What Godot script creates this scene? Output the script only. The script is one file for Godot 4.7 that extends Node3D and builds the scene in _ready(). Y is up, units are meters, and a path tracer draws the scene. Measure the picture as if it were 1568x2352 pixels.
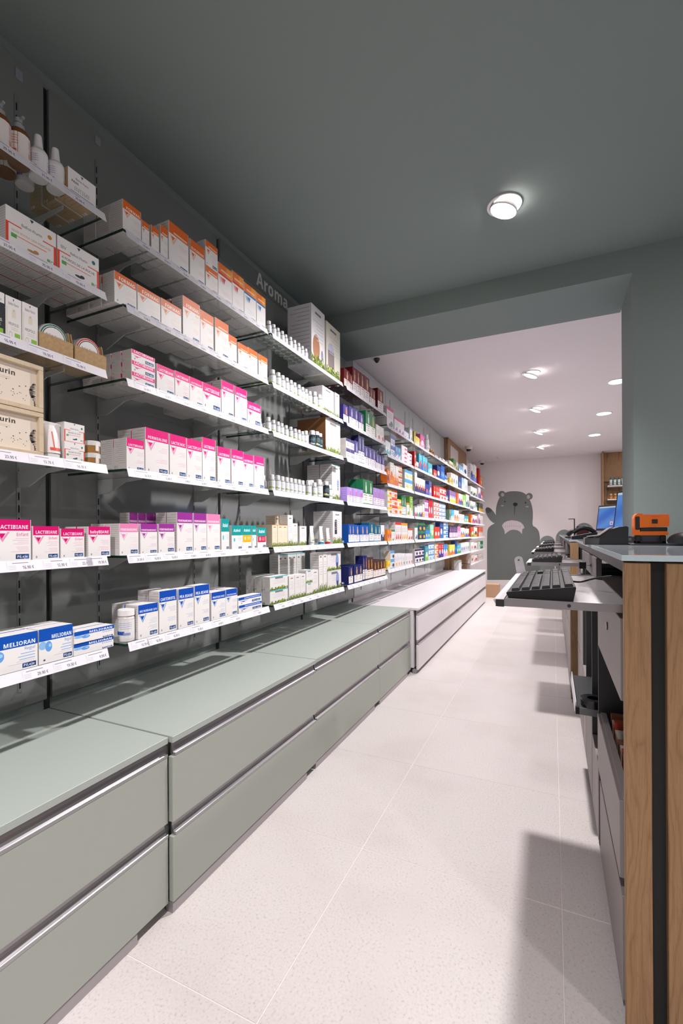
extends Node3D
# Pharmacy aisle. World: +x from the shelf wall towards the counters, y up, the aisle runs along -z. Units are metres.
const FOCAL := 1045.0      # focal length in pixels of the 1568 x 2352 frame
const HORIZON := 1225.0    # pixel row of the horizon at the middle of the frame
const EYE := 1.10
const WALL_X := -1.54      # front of the wall panels
const SHELF_X := -1.25     # front edge of the glass shelves
const FRONT_X := -1.262    # front of the goods on the shelves
var view := Basis(Vector3.UP, atan(484.0 / FOCAL)) * Basis(Vector3.BACK, -0.006)
var rng := RandomNumberGenerator.new()
var taken := {}
var mats := {}
var meshes := {}
var ts: TextServer
var font_bold: SystemFont
var font_plain: SystemFont

# ---------------------------------------------------------------- geometry helpers
func ray(px: float, py: float) -> Vector3:
	return view * Vector3((px - 784.0) / FOCAL, -(py - HORIZON) / FOCAL, -1.0)
func onx(px: float, py: float, x: float) -> Vector3:
	var d := ray(px, py)
	return Vector3(0, EYE, 0) + d * (x / d.x)
func onz(px: float, py: float, z: float) -> Vector3:
	var d := ray(px, py)
	return Vector3(0, EYE, 0) + d * (z / d.z)

func mb() -> SurfaceTool:
	var st := SurfaceTool.new()
	st.begin(Mesh.PRIMITIVE_TRIANGLES)
	return st
func tri(st: SurfaceTool, a: Vector3, b: Vector3, c: Vector3, ua := Vector2.ZERO, ub := Vector2.ZERO, uc := Vector2.ZERO) -> void:
	var n := (c - a).cross(b - a).normalized()
	st.set_normal(n); st.set_uv(ua); st.add_vertex(a)
	st.set_normal(n); st.set_uv(ub); st.add_vertex(b)
	st.set_normal(n); st.set_uv(uc); st.add_vertex(c)
# a, b, c, d run clockwise seen from the front: top left, top right, bottom right, bottom left
func quad(st: SurfaceTool, a: Vector3, b: Vector3, c: Vector3, d: Vector3, r := Rect2(0, 0, 1, 1)) -> void:
	var u0 := r.position
	var u2 := r.end
	tri(st, a, b, c, u0, Vector2(u2.x, u0.y), u2)
	tri(st, a, c, d, u0, u2, Vector2(u0.x, u2.y))
func box(st: SurfaceTool, lo: Vector3, hi: Vector3) -> void:
	var x0 := lo.x; var y0 := lo.y; var z0 := lo.z
	var x1 := hi.x; var y1 := hi.y; var z1 := hi.z
	quad(st, Vector3(x1, y1, z1), Vector3(x1, y1, z0), Vector3(x1, y0, z0), Vector3(x1, y0, z1))
	quad(st, Vector3(x0, y1, z0), Vector3(x0, y1, z1), Vector3(x0, y0, z1), Vector3(x0, y0, z0))
	quad(st, Vector3(x0, y1, z1), Vector3(x1, y1, z1), Vector3(x1, y0, z1), Vector3(x0, y0, z1))
	quad(st, Vector3(x1, y1, z0), Vector3(x0, y1, z0), Vector3(x0, y0, z0), Vector3(x1, y0, z0))
	quad(st, Vector3(x0, y1, z0), Vector3(x1, y1, z0), Vector3(x1, y1, z1), Vector3(x0, y1, z1))
	quad(st, Vector3(x0, y0, z1), Vector3(x1, y0, z1), Vector3(x1, y0, z0), Vector3(x0, y0, z0))
# a box whose edges are chamfered by c
func cbox(st: SurfaceTool, lo: Vector3, hi: Vector3, c: float) -> void:
	var m := (lo + hi) / 2.0
	var h := (hi - lo) / 2.0
	c = minf(c, minf(h.x, minf(h.y, h.z)) * 0.9)
	var v := {}
	for sx in [-1, 1]:
		for sy in [-1, 1]:
			for sz in [-1, 1]:
				var s := Vector3(sx, sy, sz)
				for k in 3:
					var p := s * h
					for j in 3:
						if j != k: p[j] -= s[j] * c
					v[[sx, sy, sz, k]] = m + p
	var fan := func(pts: Array) -> void:
		var mid := Vector3.ZERO
		for p in pts: mid += p
		mid /= pts.size()
		var n: Vector3 = (pts[2] - pts[0]).cross(pts[1] - pts[0])
		if n.dot(mid - m) < 0: pts.reverse()
		for i in range(1, pts.size() - 1): tri(st, pts[0], pts[i], pts[i + 1])
	for k in 3:
		var a := (k + 1) % 3
		var b := (k + 2) % 3
		for s in [-1, 1]:
			var pts := []
			for q in [[-1, -1], [-1, 1], [1, 1], [1, -1]]:
				var key := [0, 0, 0]
				key[k] = s; key[a] = q[0]; key[b] = q[1]
				pts.append(v[[key[0], key[1], key[2], k]])
			fan.call(pts)
		for s in [-1, 1]:
			for t in [-1, 1]:
				var k1 := [0, 0, 0]; var k2 := [0, 0, 0]
				k1[a] = s; k1[b] = t; k1[k] = -1
				k2[a] = s; k2[b] = t; k2[k] = 1
				fan.call([v[[k1[0], k1[1], k1[2], a]], v[[k2[0], k2[1], k2[2], a]], v[[k2[0], k2[1], k2[2], b]], v[[k1[0], k1[1], k1[2], b]]])
	for sx in [-1, 1]:
		for sy in [-1, 1]:
			for sz in [-1, 1]:
				fan.call([v[[sx, sy, sz, 0]], v[[sx, sy, sz, 1]], v[[sx, sy, sz, 2]]])
# smooth surface of revolution about y; profile is [radius, height] from bottom to top
func lathe(st: SurfaceTool, prof: Array, n := 16, at := Vector3.ZERO, tilt := Basis()) -> void:
	for i in prof.size() - 1:
		var r0: float = prof[i][0]; var y0: float = prof[i][1]
		var r1: float = prof[i + 1][0]; var y1: float = prof[i + 1][1]
		var slope := Vector2(y1 - y0, r0 - r1).normalized()
		for k in n:
			var a0 := TAU * k / n
			var a1 := TAU * (k + 1) / n
			var d0 := Vector3(cos(a0), 0, sin(a0))
			var d1 := Vector3(cos(a1), 0, sin(a1))
			var ps := [d0 * r0 + Vector3(0, y0, 0), d0 * r1 + Vector3(0, y1, 0), d1 * r1 + Vector3(0, y1, 0), d1 * r0 + Vector3(0, y0, 0)]
			var ns := [d0 * slope.x + Vector3(0, slope.y, 0), d0 * slope.x + Vector3(0, slope.y, 0), d1 * slope.x + Vector3(0, slope.y, 0), d1 * slope.x + Vector3(0, slope.y, 0)]
			for j in [0, 2, 1, 0, 3, 2]:
				st.set_normal(tilt * ns[j]); st.set_uv(Vector2(float(k + (1 if j > 1 else 0)) / n, float(j % 3 == 0))); st.add_vertex(at + tilt * ps[j])
# polygon in (u, v) given clockwise as seen from +w, extruded from w0 to w1; axis 0: w = x, u = -z, v = y; axis 2: w = z, u = x, v = y; axis 1: w = y, u = x, v = -z
func prism(st: SurfaceTool, pts: Array, w0: float, w1: float, axis := 2) -> void:
	var poly := PackedVector2Array()
	for p in pts: poly.append(Vector2(p[0], p[1]))
	if not Geometry2D.is_polygon_clockwise(poly): poly.reverse()
	var at := func(p: Vector2, w: float) -> Vector3:
		return Vector3(p.x, p.y, w) if axis == 2 else Vector3(w, p.y, -p.x) if axis == 0 else Vector3(p.x, w, -p.y)
	var idx := Geometry2D.triangulate_polygon(poly)
	for i in range(0, idx.size(), 3):
		var a: Vector3 = at.call(poly[idx[i]], w1); var b: Vector3 = at.call(poly[idx[i + 1]], w1); var c: Vector3 = at.call(poly[idx[i + 2]], w1)
		var out := Vector3(0, 0, 1) if axis == 2 else Vector3(1, 0, 0) if axis == 0 else Vector3(0, 1, 0)
		if (c - a).cross(b - a).dot(out) < 0:
			var t := b; b = c; c = t
		tri(st, a, b, c)
		var e := out * (w0 - w1)
		tri(st, a + e, c + e, b + e)
	for i in poly.size():
		var p := poly[i]; var q := poly[(i + 1) % poly.size()]
		var a: Vector3 = at.call(p, w1); var b: Vector3 = at.call(q, w1); var c: Vector3 = at.call(q, w0); var d: Vector3 = at.call(p, w0)
		quad(st, b, a, d, c)
func tube(st: SurfaceTool, pts: Array, r: float, n := 8) -> void:
	var rings := []
	for i in pts.size():
		var t: Vector3 = (pts[mini(i + 1, pts.size() - 1)] - pts[maxi(i - 1, 0)]).normalized()
		var u := t.cross(Vector3.UP if absf(t.y) < 0.9 else Vector3.RIGHT).normalized()
		var w := u.cross(t)
		var ring := []
		for k in n: ring.append(u * cos(TAU * k / n) + w * sin(TAU * k / n))
		rings.append(ring)
	for i in pts.size() - 1:
		for k in n:
			var j := (k + 1) % n
			for e in [[i, k], [i + 1, j], [i + 1, k], [i, k], [i, j], [i + 1, j]]:
				st.set_normal(rings[e[0]][e[1]]); st.set_uv(Vector2.ZERO); st.add_vertex(pts[e[0]] + rings[e[0]][e[1]] * r)

# ---------------------------------------------------------------- naming helpers
func numbered(called: String) -> String:
	taken[called] = taken.get(called, -1) + 1
	return called if taken[called] == 0 else "%s_%03d" % [called, taken[called]]
func tag(o: Node, label: String, category: String, group := "") -> void:
	o.set_meta("label", label); o.set_meta("category", category)
	if group: o.set_meta("group", group)
func thing(called: String, label: String, category: String, at := Vector3.ZERO, group := "") -> Node3D:
	var o := Node3D.new()
	o.name = numbered(called)
	add_child(o)
	o.position = at
	tag(o, label, category, group)
	return o
func obj(called: String, st, m: Material, parent: Node = self) -> MeshInstance3D:
	var o := MeshInstance3D.new()
	o.mesh = st.commit() if st is SurfaceTool else st
	o.material_override = m
	o.name = numbered(called) if parent == self else called
	parent.add_child(o, true)
	return o
func part(called: String, parent: Node, m: Material, lo: Vector3, hi: Vector3, chamfer := 0.0) -> MeshInstance3D:
	var st := mb()
	if chamfer > 0.0: cbox(st, lo, hi, chamfer)
	else: box(st, lo, hi)
	return obj(called, st, m, parent)
func struct(called: String, st, m: Material) -> MeshInstance3D:
	var o := obj(called, st, m)
	o.set_meta("kind", "structure")
	return o
func copy(o: Node3D, at: Vector3, base: String) -> Node3D:
	var c: Node3D = o.duplicate()
	c.name = numbered(base)
	add_child(c)
	c.position = at
	return c

# ---------------------------------------------------------------- materials
func flat(c: Color, rough := 0.6, metal := 0.0, spec := 0.5) -> StandardMaterial3D:
	var key := [c, rough, metal, spec]
	if not mats.has(key):
		var m := StandardMaterial3D.new()
		m.albedo_color = c
		m.roughness = rough
		m.metallic = metal
		m.metallic_specular = spec
		mats[key] = m
	return mats[key]
func hexa(s: String, rough := 0.6, metal := 0.0, spec := 0.5) -> StandardMaterial3D:
	return flat(Color(s), rough, metal, spec)
func glow(c: Color, energy: float) -> StandardMaterial3D:
	var m := StandardMaterial3D.new()
	m.albedo_color = c
	m.emission_enabled = true
	m.emission = c
	m.emission_energy_multiplier = energy
	return m
func pane(c: Color, alpha: float) -> StandardMaterial3D:
	var m := StandardMaterial3D.new()
	m.albedo_color = Color(c.r, c.g, c.b, alpha)
	m.transparency = BaseMaterial3D.TRANSPARENCY_ALPHA
	m.roughness = 0.03
	return m
func noise_tex(freq: float, ramp: Array, size := 512, octaves := 4, sd := 1, kind := FastNoiseLite.TYPE_SIMPLEX_SMOOTH) -> NoiseTexture2D:
	var n := FastNoiseLite.new()
	n.noise_type = kind
	n.frequency = freq
	n.fractal_octaves = octaves
	n.seed = sd
	var t := NoiseTexture2D.new()
	t.noise = n
	t.width = size; t.height = size
	t.seamless = true
	var g := Gradient.new()
	g.offsets = PackedFloat32Array(ramp.map(func(e): return e[0]))
	g.colors = PackedColorArray(ramp.map(func(e): return e[1]))
	t.color_ramp = g
	return t
# oak veneer: grain computed pixel by pixel, running up the picture
func oak_texture(sd: int, light: Color, dark: Color) -> ImageTexture:
	var n := FastNoiseLite.new()
	n.seed = sd
	n.frequency = 1.0
	n.fractal_octaves = 3
	var im := Image.create(256, 512, false, Image.FORMAT_RGB8)
	for y in 512:
		for x in 256:
			var u := x / 256.0
			var v := y / 512.0
			var warp := n.get_noise_2d(u * 2.0, v * 1.2 + 7.0) * 0.9
			var cath := absf(fmod((u + warp * 0.45 + v * v * 0.12) * 7.0, 1.0) - 0.5) * 2.0
			var fine := n.get_noise_2d(u * 70.0, v * 2.5) * 0.5 + 0.5
			var pore := 1.0 if n.get_noise_2d(u * 150.0 + 40.0, v * 9.0) > 0.42 else 0.0
			var k := clampf(0.22 + 0.35 * pow(cath, 3.0) + 0.38 * (fine - 0.35) + 0.3 * pore, 0.0, 1.0)
			im.set_pixel(x, y, light.lerp(dark, k))
	return ImageTexture.create_from_image(im)

# ---------------------------------------------------------------- printed matter: one picture that holds the print of every carton
var atlas: Image
var atlas_at := Vector2i(2, 2)
var atlas_row := 0
var prints := {}
func word(s: String, x: float, y: float, size: int, c: Color, max_w := 999.0, align := 0, bold := true) -> float:
	var f := font_bold if bold else font_plain
	var sh: RID
	while true:
		sh = ts.create_shaped_text()
		ts.shaped_text_add_string(sh, s, f.get_rids(), size)
		if ts.shaped_text_get_width(sh) <= max_w or size <= 5: break
		size -= 1
	var w := ts.shaped_text_get_width(sh)
	var pen := x - (w if align == 1 else w / 2.0 if align == 2 else 0.0)
	var sz := Vector2i(size, 0)
	for g in ts.shaped_text_get_glyphs(sh):
		var fr: RID = g.font_rid
		ts.font_render_glyph(fr, sz, g.index)
		var ti := ts.font_get_glyph_texture_idx(fr, sz, g.index)
		if ti >= 0:
			var im := ts.font_get_texture_image(fr, sz, ti)
			var uv := ts.font_get_glyph_uv_rect(fr, sz, g.index)
			var off := ts.font_get_glyph_offset(fr, sz, g.index)
			for j in int(uv.size.y):
				for i in int(uv.size.x):
					var p := im.get_pixel(int(uv.position.x) + i, int(uv.position.y) + j)
					var a: float = p.a if im.get_format() == Image.FORMAT_LA8 or im.get_format() == Image.FORMAT_RGBA8 else p.r
					if a > 0.03:
						var q := Vector2i(int(pen + off.x) + i, int(y + off.y) + j)
						if q.x >= 0 and q.y >= 0 and q.x < atlas.get_width() and q.y < atlas.get_height():
							atlas.set_pixelv(q, atlas.get_pixelv(q).lerp(c, a))
		pen += g.advance
	return w
func spot_at(cx: float, cy: float, rx: float, ry: float, c: Color, ring := 0.0) -> void:
	for j in range(int(cy - ry), int(cy + ry) + 1):
		for i in range(int(cx - rx), int(cx + rx) + 1):
			var d := Vector2((i - cx) / rx, (j - cy) / ry).length()
			if d <= 1.0 and d >= ring: atlas.set_pixel(i, j, c)
func wedge(x: float, y: float, w: float, h: float, c: Color) -> void:   # triangle standing on its point
	for j in int(h):
		var k := 1.0 - j / h
		atlas.fill_rect(Rect2i(int(x + w * (1 - k) / 2), int(y + j), maxi(1, int(w * k)), 1), c)
func lines(x: float, y: float, w: float, n: int, step: float, c: Color, ragged := true) -> void:
	for i in n:
		var l := w * (rng.randf_range(0.55, 1.0) if ragged else 1.0)
		atlas.fill_rect(Rect2i(int(x + w - l), int(y + i * step), int(l), maxi(1, int(step * 0.3))), c)
func barcode(x: int, y: int, w: int, h: int) -> void:
	atlas.fill_rect(Rect2i(x, y, w, h), Color(0.92, 0.92, 0.92))
	for i in range(0, w, 2):
		if rng.randf() < 0.6: atlas.fill_rect(Rect2i(x + i, y, 1, h), Color(0.15, 0.15, 0.15))
func leaves(x: int, y: int, w: int, h: int) -> void:
	for i in w * h / 14:
		var g := rng.randf()
		var c := Color(0.16, 0.24, 0.10).lerp(Color(0.62, 0.70, 0.22), g)
		spot_at(x + rng.randf() * w, y + h - rng.randf() * rng.randf() * h, 1.5 + rng.randf() * 2.0, 2.0 + rng.randf() * 3.5, c)

# key: "template|first colour|second colour|third colour|words|more words"
func print_of(key: String, aspect := 1.3) -> Rect2:
	var k := key.split("|")
	var t := k[0]
	if t in ["p", "z", "azeol", "m", "h", "aroma"]:   # drawn anew for cartons of other proportions
		var step := 0.5 if aspect < 0.62 else 0.8 if aspect < 1.0 else 1.2 if aspect < 1.42 else 1.7
		key += "|" + str(step)
		aspect = step
	if prints.has(key): return prints[key]
	var big := t in ["p", "m", "h", "z", "crate", "bigside", "soap", "prop", "azeol", "aroma", "kraft", "tin", "bottle", "nut"]
	var w := 118 if big else 54
	if t in ["h", "m"]: w = 224
	if t == "crate": w = 460
	var h := clampi(int(w * aspect), 40 if big else 26, 190 if big else 80)
	if atlas_at.x + w + 2 > atlas.get_width():
		atlas_at = Vector2i(2, atlas_at.y + atlas_row + 3); atlas_row = 0
	var x := atlas_at.x; var y := atlas_at.y
	atlas_at.x += w + 3
	atlas_row = maxi(atlas_row, h)
	var a := Color(k[1]) if k.size() > 1 else Color.WHITE
	var b := Color(k[2]) if k.size() > 2 else Color.WHITE
	var c := Color(k[3]) if k.size() > 3 else Color.GRAY
	var s := k[4] if k.size() > 4 else ""
	var s2 := k[5] if k.size() > 5 else ""
	var paper := Color(0.925, 0.915, 0.91)
	var ink := Color(0.35, 0.33, 0.36)
	rng.seed = hash(key)
	match t:
		"p":   # white carton, coloured head band with the name, pennant, small print, dark blue lozenge
			atlas.fill_rect(Rect2i(x, y, w, h), paper)
			var bh := int(h * (0.36 if h < w * 0.8 else 0.27))
			atlas.fill_rect(Rect2i(x + 2, y, w - 4, bh), a)
			if s: word(s, x + w - 7, y + bh - 6, 21, Color(1, 0.97, 0.98), w - 14, 1)
			else: atlas.fill_rect(Rect2i(x + int(w * 0.25), y + bh - 14, int(w * 0.68), 8), a.lerp(Color.WHITE, 0.62))
			var pale := a.lerp(paper, 0.62)
			wedge(x + 6, y + bh + 4, 44, minf(40, h * 0.24), pale)
			wedge(x + 13, y + bh + 4, 30, minf(27, h * 0.17), paper)
			wedge(x + 15, y + bh + 9, 22, minf(18, h * 0.13), a)
			if s2: word(s2, x + w - 7, y + bh + 18, 14, a.lerp(paper, 0.25), w * 0.55, 1, false)
			lines(x + w * 0.5, y + bh + 26, w * 0.44, 2 if h < 100 else 4, 6, pale)
			if h > 120: lines(x + w * 0.42, y + h * 0.66, w * 0.52, 4, 5, pale)
			var lo := Color(0.10, 0.17, 0.33).lerp(Color(0.2, 0.38, 0.62), 0.3)
			atlas.fill_rect(Rect2i(x + w - 50, y + h - 24, 43, 16), lo)
			atlas.fill_rect(Rect2i(x + w - 20, y + h - 24, 13, 16), lo.lerp(Color(0.25, 0.5, 0.75), 0.5))
			word("PiLeJe", x + w - 46, y + h - 11, 13, Color(0.9, 0.94, 1), 37)
			spot_at(x + 16, y + h - 14, 3, 5, ink.lerp(paper, 0.4))
		"z":   # orange head band over a coloured stripe, arrows below
			atlas.fill_rect(Rect2i(x, y, w, h), paper)
			atlas.fill_rect(Rect2i(x + 2, y, w - 4, int(h * 0.26)), a)
			atlas.fill_rect(Rect2i(x + int(w * 0.6), y, int(w * 0.4) - 2, int(h * 0.26)), a.lerp(Color(0.98, 0.72, 0.1), 0.5))
			atlas.fill_rect(Rect2i(x + 2, y + int(h * 0.26), w - 4, 10), b)
			atlas.fill_rect(Rect2i(x + int(w * 0.2), y + int(h * 0.15), int(w * 0.7), 8), a.lerp(Color.WHITE, 0.6))
			for i in 3: wedge(x + 8 + i * 14, y + h * 0.36, 26, 32, b.lerp(paper, 0.75 - 0.3 * i))
			lines(x + 30, y + h * 0.7, w - 40, 4, 6, b.lerp(paper, 0.7))
			atlas.fill_rect(Rect2i(x + w - 48, y + h - 22, 42, 15), Color(0.12, 0.2, 0.4))
			word("PiLeJe", x + w - 45, y + h - 10, 12, Color(0.9, 0.94, 1), 37)
		"azeol":
			atlas.fill_rect(Rect2i(x, y, w, h), paper)
			atlas.fill_rect(Rect2i(x, y, w, int(h * 0.42)), Color(0.02, 0.60, 0.60))
			word(s, x + w / 2.0, y + h * 0.27, 30, Color(0.95, 1, 1), w * 0.8, 2)
			if b != Color.WHITE:
				atlas.fill_rect(Rect2i(x + 6, y + int(h * 0.42), w - 12, int(h * 0.3)), b)
				spot_at(x + w * 0.3, y + h * 0.55, 7, 14, paper)
				lines(x + w * 0.45, y + h * 0.5, w * 0.4, 3, 8, paper)
			else:
				spot_at(x + w * 0.25, y + h * 0.6, 9, 16, Color(0.3, 0.75, 0.75))
				lines(x + w * 0.45, y + h * 0.5, w * 0.48, 5, 7, Color(0.6, 0.8, 0.8))
			atlas.fill_rect(Rect2i(x + w - 44, y + h - 20, 38, 14), Color(0.12, 0.2, 0.4))
			word("PiLeJe", x + w - 42, y + h - 9, 11, Color(0.9, 0.94, 1), 34)
		"m":
			atlas.fill_rect(Rect2i(x, y, w, h), paper)
			var bh := int(h * 0.36)
			atlas.fill_rect(Rect2i(x, y, w, bh), a)
			word(s, x + w - 8, y + bh - 7, 30, Color.WHITE, w * 0.62, 1)
			word(s2, x + w - 10, y + bh + 20, 19, a.lerp(paper, 0.35), w * 0.5, 1, false)
			spot_at(x + 24, y + bh + h * 0.12, 24, h * 0.12, Color(0.55, 0.74, 0.92))
			spot_at(x + 62, y + bh + h * 0.17, 22, h * 0.15, Color(0.40, 0.63, 0.88))
			spot_at(x + 70, y + bh + h * 0.14, 9, h * 0.05, Color(0.62, 0.8, 0.95))
			if h > 120:
				lines(x + w * 0.45, y + bh + 34, w * 0.5, 3, 14, Color(0.55, 0.7, 0.9))
				lines(x + w * 0.4, y + h * 0.76, w * 0.54, 2, 9, Color(0.75, 0.75, 0.78))
				spot_at(x + 34, y + h - 18, 7, 5, ink)
			atlas.fill_rect(Rect2i(x + w - 66, y + h - (30 if h > 120 else 17), 58, 22 if h > 120 else 13), Color(0.09, 0.2, 0.42))
			word("PiLeJe", x + w - 62, y + h - (13 if h > 120 else 6), 19, Color(0.9, 0.94, 1), 50)
		"h":   # honey cartons: white with an open red frame
			atlas.fill_rect(Rect2i(x, y, w, h), paper)
			var red := Color(0.90, 0.29, 0.20)
			atlas.fill_rect(Rect2i(x, y + int(h * 0.38), 12, int(h * 0.6)), red)
			atlas.fill_rect(Rect2i(x + w - 12, y + int(h * 0.38), 12, int(h * 0.6)), red)
			atlas.fill_rect(Rect2i(x, y + h - 6, w, 4), red)
			atlas.fill_rect(Rect2i(x, y + int(h * 0.38), int(w * 0.3), 5), red)
			atlas.fill_rect(Rect2i(x + int(w * 0.72), y + int(h * 0.38), int(w * 0.28), 5), red)
			wedge(x + w * 0.5 - 9, y + 6, 18, 15, Color(0.2, 0.25, 0.35))
			word("Ballot-Flurin", x + w / 2.0, y + h * 0.34, 17, Color(0.25, 0.27, 0.33), w * 0.42, 2, false)
			spot_at(x + w * 0.86, y + h * 0.2, 10, 10, c)
			word(s, x + w / 2.0, y + h * 0.56, 19, b, w * 0.8, 2, false)
			atlas.fill_rect(Rect2i(x + int(w * 0.2), y + int(h * 0.63), int(w * 0.6), 4), red.lerp(paper, 0.35))
			if s2: word(s2, x + 16, y + h * 0.3, 19, ink, 60, 0, false)
			atlas.fill_rect(Rect2i(x + 22, y + int(h * 0.62), 24, 18), Color(0.36, 0.66, 0.36))
			spot_at(x + w * 0.5, y + h * 0.83, 22, 6, b)
			spot_at(x + w * 0.58, y + h * 0.8, 12, 8, b)
			atlas.fill_rect(Rect2i(x + w - 44, y + int(h * 0.8), 15, 14), Color(0.4, 0.7, 0.42))
			spot_at(x + w - 19, y + h * 0.85, 8, 8, ink, 0.75)
		"soap":
			atlas.fill_rect(Rect2i(x, y, w, h), paper)
			wedge(x + w * 0.5 - 6, y + 5, 12, 10, ink)
			word("Ballot-Flurin", x + w / 2.0, y + h * 0.32, 12, ink, w * 0.5, 2, false)
			word("PAIN", x + w * 0.25, y + h * 0.47, 12, ink, w * 0.8, 2)
			word("INTIME", x + w / 2.0, y + h * 0.72, 20, Color(0.65, 0.63, 0.7), w * 0.7, 2, false)
			atlas.fill_rect(Rect2i(x + 10, y + int(h * 0.79), w - 20, 3), Color(0.6, 0.58, 0.75))
			lines(x + 20, y + h * 0.86, w - 40, 2, 6, Color(0.72, 0.7, 0.74))
		"prop":
			atlas.fill_rect(Rect2i(x, y, w, h), a)
			atlas.fill_rect(Rect2i(x, y, w, int(h * 0.24)), paper)
			wedge(x + w * 0.5 - 6, y + 8, 12, 11, ink)
			word("Ballot-Flurin", x + w / 2.0, y + h * 0.19, 15, ink, w * 0.7, 2, false)
			if a.v > 0.5:
				atlas.fill_rect(Rect2i(x + 8, y + int(h * 0.25), 4, int(h * 0.7)), Color(0.85, 0.78, 0.66))
				atlas.fill_rect(Rect2i(x + 46, y + int(h * 0.32), 30, int(h * 0.16)), Color(0.88, 0.84, 0.76))
				atlas.fill_rect(Rect2i(x + 54, y + int(h * 0.28), 14, int(h * 0.05)), Color(0.8, 0.74, 0.66))
			word(s, x + w / 2.0, y + h * 0.66, 17, ink if a.v > 0.5 else paper, w * 0.75, 2, a.v < 0.5)
			lines(x + 26, y + h * 0.7, w - 52, 2, 8, Color(0.8, 0.75, 0.7))
			spot_at(x + 36, y + h * 0.87, 12, 12, ink.lerp(paper, 0.4), 0.85)
			atlas.fill_rect(Rect2i(x + 66, y + int(h * 0.82), 42, 22), Color(0.52, 0.75, 0.25))
		"crate":   # pale wooden lid printed with bees and a hive
			atlas.fill_rect(Rect2i(x, y, w, h), Color(0.90, 0.85, 0.79))
			word("Ballot-Flurin", x + w * 0.832, y + h * 0.3, 30, Color(0.2, 0.2, 0.19), w * 0.37, 1)
			lines(x + w * 0.62, y + h * 0.38, w * 0.17, 2, 6, Color(0.62, 0.58, 0.54))
			for i in 34:
				var bx := x + w * (0.30 + 0.62 * rng.randf())
				var by := y + h * (0.66 + 0.2 * rng.randf())
				spot_at(bx, by, 1.6, 1.4, Color(0.12, 0.12, 0.12))
			for i in 6: spot_at(x + w * (0.66 + 0.05 * i), y + h * (0.55 + 0.12 * sin(i * 2.4)), 2.6, 2.0, Color(0.12, 0.12, 0.12))
			for j in int(h * 0.62):
				var e := 8.0 + 18.0 * sin(PI * minf(j / (h * 0.62) * 1.25, 1.0)) + 3.0 * rng.randf()
				if rng.randf() < 0.86: atlas.fill_rect(Rect2i(int(x + w - e), int(y + h * 0.34 + j), int(e * rng.randf_range(0.3, 1.0)), 1), Color(0.12, 0.12, 0.12))
		"aroma":   # white carton with a short name and a strip of leaves at its foot
			atlas.fill_rect(Rect2i(x, y, w, h), a)
			atlas.fill_rect(Rect2i(x + int(w * 0.28), y + int(h * 0.09), int(w * 0.44), 7), ink.lerp(a, 0.25))
			if k.size() > 3: atlas.fill_rect(Rect2i(x, y, w, 5), c)
			if s == "pebble":
				spot_at(x + w * 0.35, y + h * 0.68, 30, 42, Color(0.66, 0.48, 0.38))
				spot_at(x + w * 0.78, y + h * 0.74, 10, 16, Color(0.55, 0.54, 0.66))
			elif s == "lamp":
				spot_at(x + w * 0.32, y + h * 0.52, 26, 30, Color(0.72, 0.72, 0.82))
				atlas.fill_rect(Rect2i(x + int(w * 0.12), y + int(h * 0.52), 52, int(h * 0.3)), Color(0.55, 0.51, 0.52))
			elif s == "stick":
				atlas.fill_rect(Rect2i(x + int(w * 0.2), y + int(h * 0.3), 30, int(h * 0.4)), Color(0.2, 0.19, 0.21))
				spot_at(x + w * 0.2 + 15, y + h * 0.3, 15, 9, Color(0.3, 0.3, 0.32))
			elif s == "bulb":
				spot_at(x + w * 0.72, y + h * 0.5, 13, 22, Color(0.4, 0.52, 0.76))
				atlas.fill_rect(Rect2i(x + int(w * 0.68), y + int(h * 0.62), 10, 14), Color(0.25, 0.2, 0.2))
			elif s == "mist":
				spot_at(x + w * 0.3, y + h * 0.7, 28, 34, Color(0.74, 0.72, 0.74))
			lines(x + w * 0.1, y + h * 0.24, w * 0.75, 6, h * 0.06, Color(0.76, 0.76, 0.78))
			leaves(x, y + int(h * 0.78), w, int(h * 0.2))
		"nut":
			atlas.fill_rect(Rect2i(x, y, w, h), a)
			for i in 5: spot_at(x + rng.randf() * w, y + rng.randf() * h * 0.9, 14, 10, b)
			leaves(x, y + int(h * 0.7), w, int(h * 0.28))
		"side", "bigside":   # the flank of a carton: small print and a bar code
			atlas.fill_rect(Rect2i(x, y, w, h), a)
			lines(x + 8, y + 8, w - 16, int(h / 9.0) - 3, 9, a.lerp(ink, 0.28))
			barcode(x + 6, y + h - (22 if big else 9), 34 if big else 16, 16 if big else 7)
		"kraft":
			for j in h:
				for i in w: atlas.set_pixel(x + i, y + j, a * (0.94 + 0.1 * rng.randf()))
		"tin":
			atlas.fill_rect(Rect2i(x, y, w, h), paper)
			spot_at(x + w / 2.0, y + h / 2.0, w * 0.47, h * 0.47, a, 0.9)
			spot_at(x + w / 2.0, y + h / 2.0, w * 0.4, h * 0.4, Color(0.2, 0.3, 0.28), 0.93)
			word("Ballot-Flurin", x + w / 2.0, y + h * 0.45, 15, ink, w * 0.6, 2, false)
		"bottle":  # paper label wrapped round a bottle: pale, coloured field, green mark
			atlas.fill_rect(Rect2i(x, y, w, h), b)
			for q in 2:
				var o := x + q * w / 2
				lines(o + 6, y + h * 0.15, w * 0.36, 4, h * 0.1, a)
				atlas.fill_rect(Rect2i(o + 8, y + int(h * 0.6), w / 5, int(h * 0.2)), c)
				atlas.fill_rect(Rect2i(o + w / 4, y + int(h * 0.68), w / 7, int(h * 0.14)), a)
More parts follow.
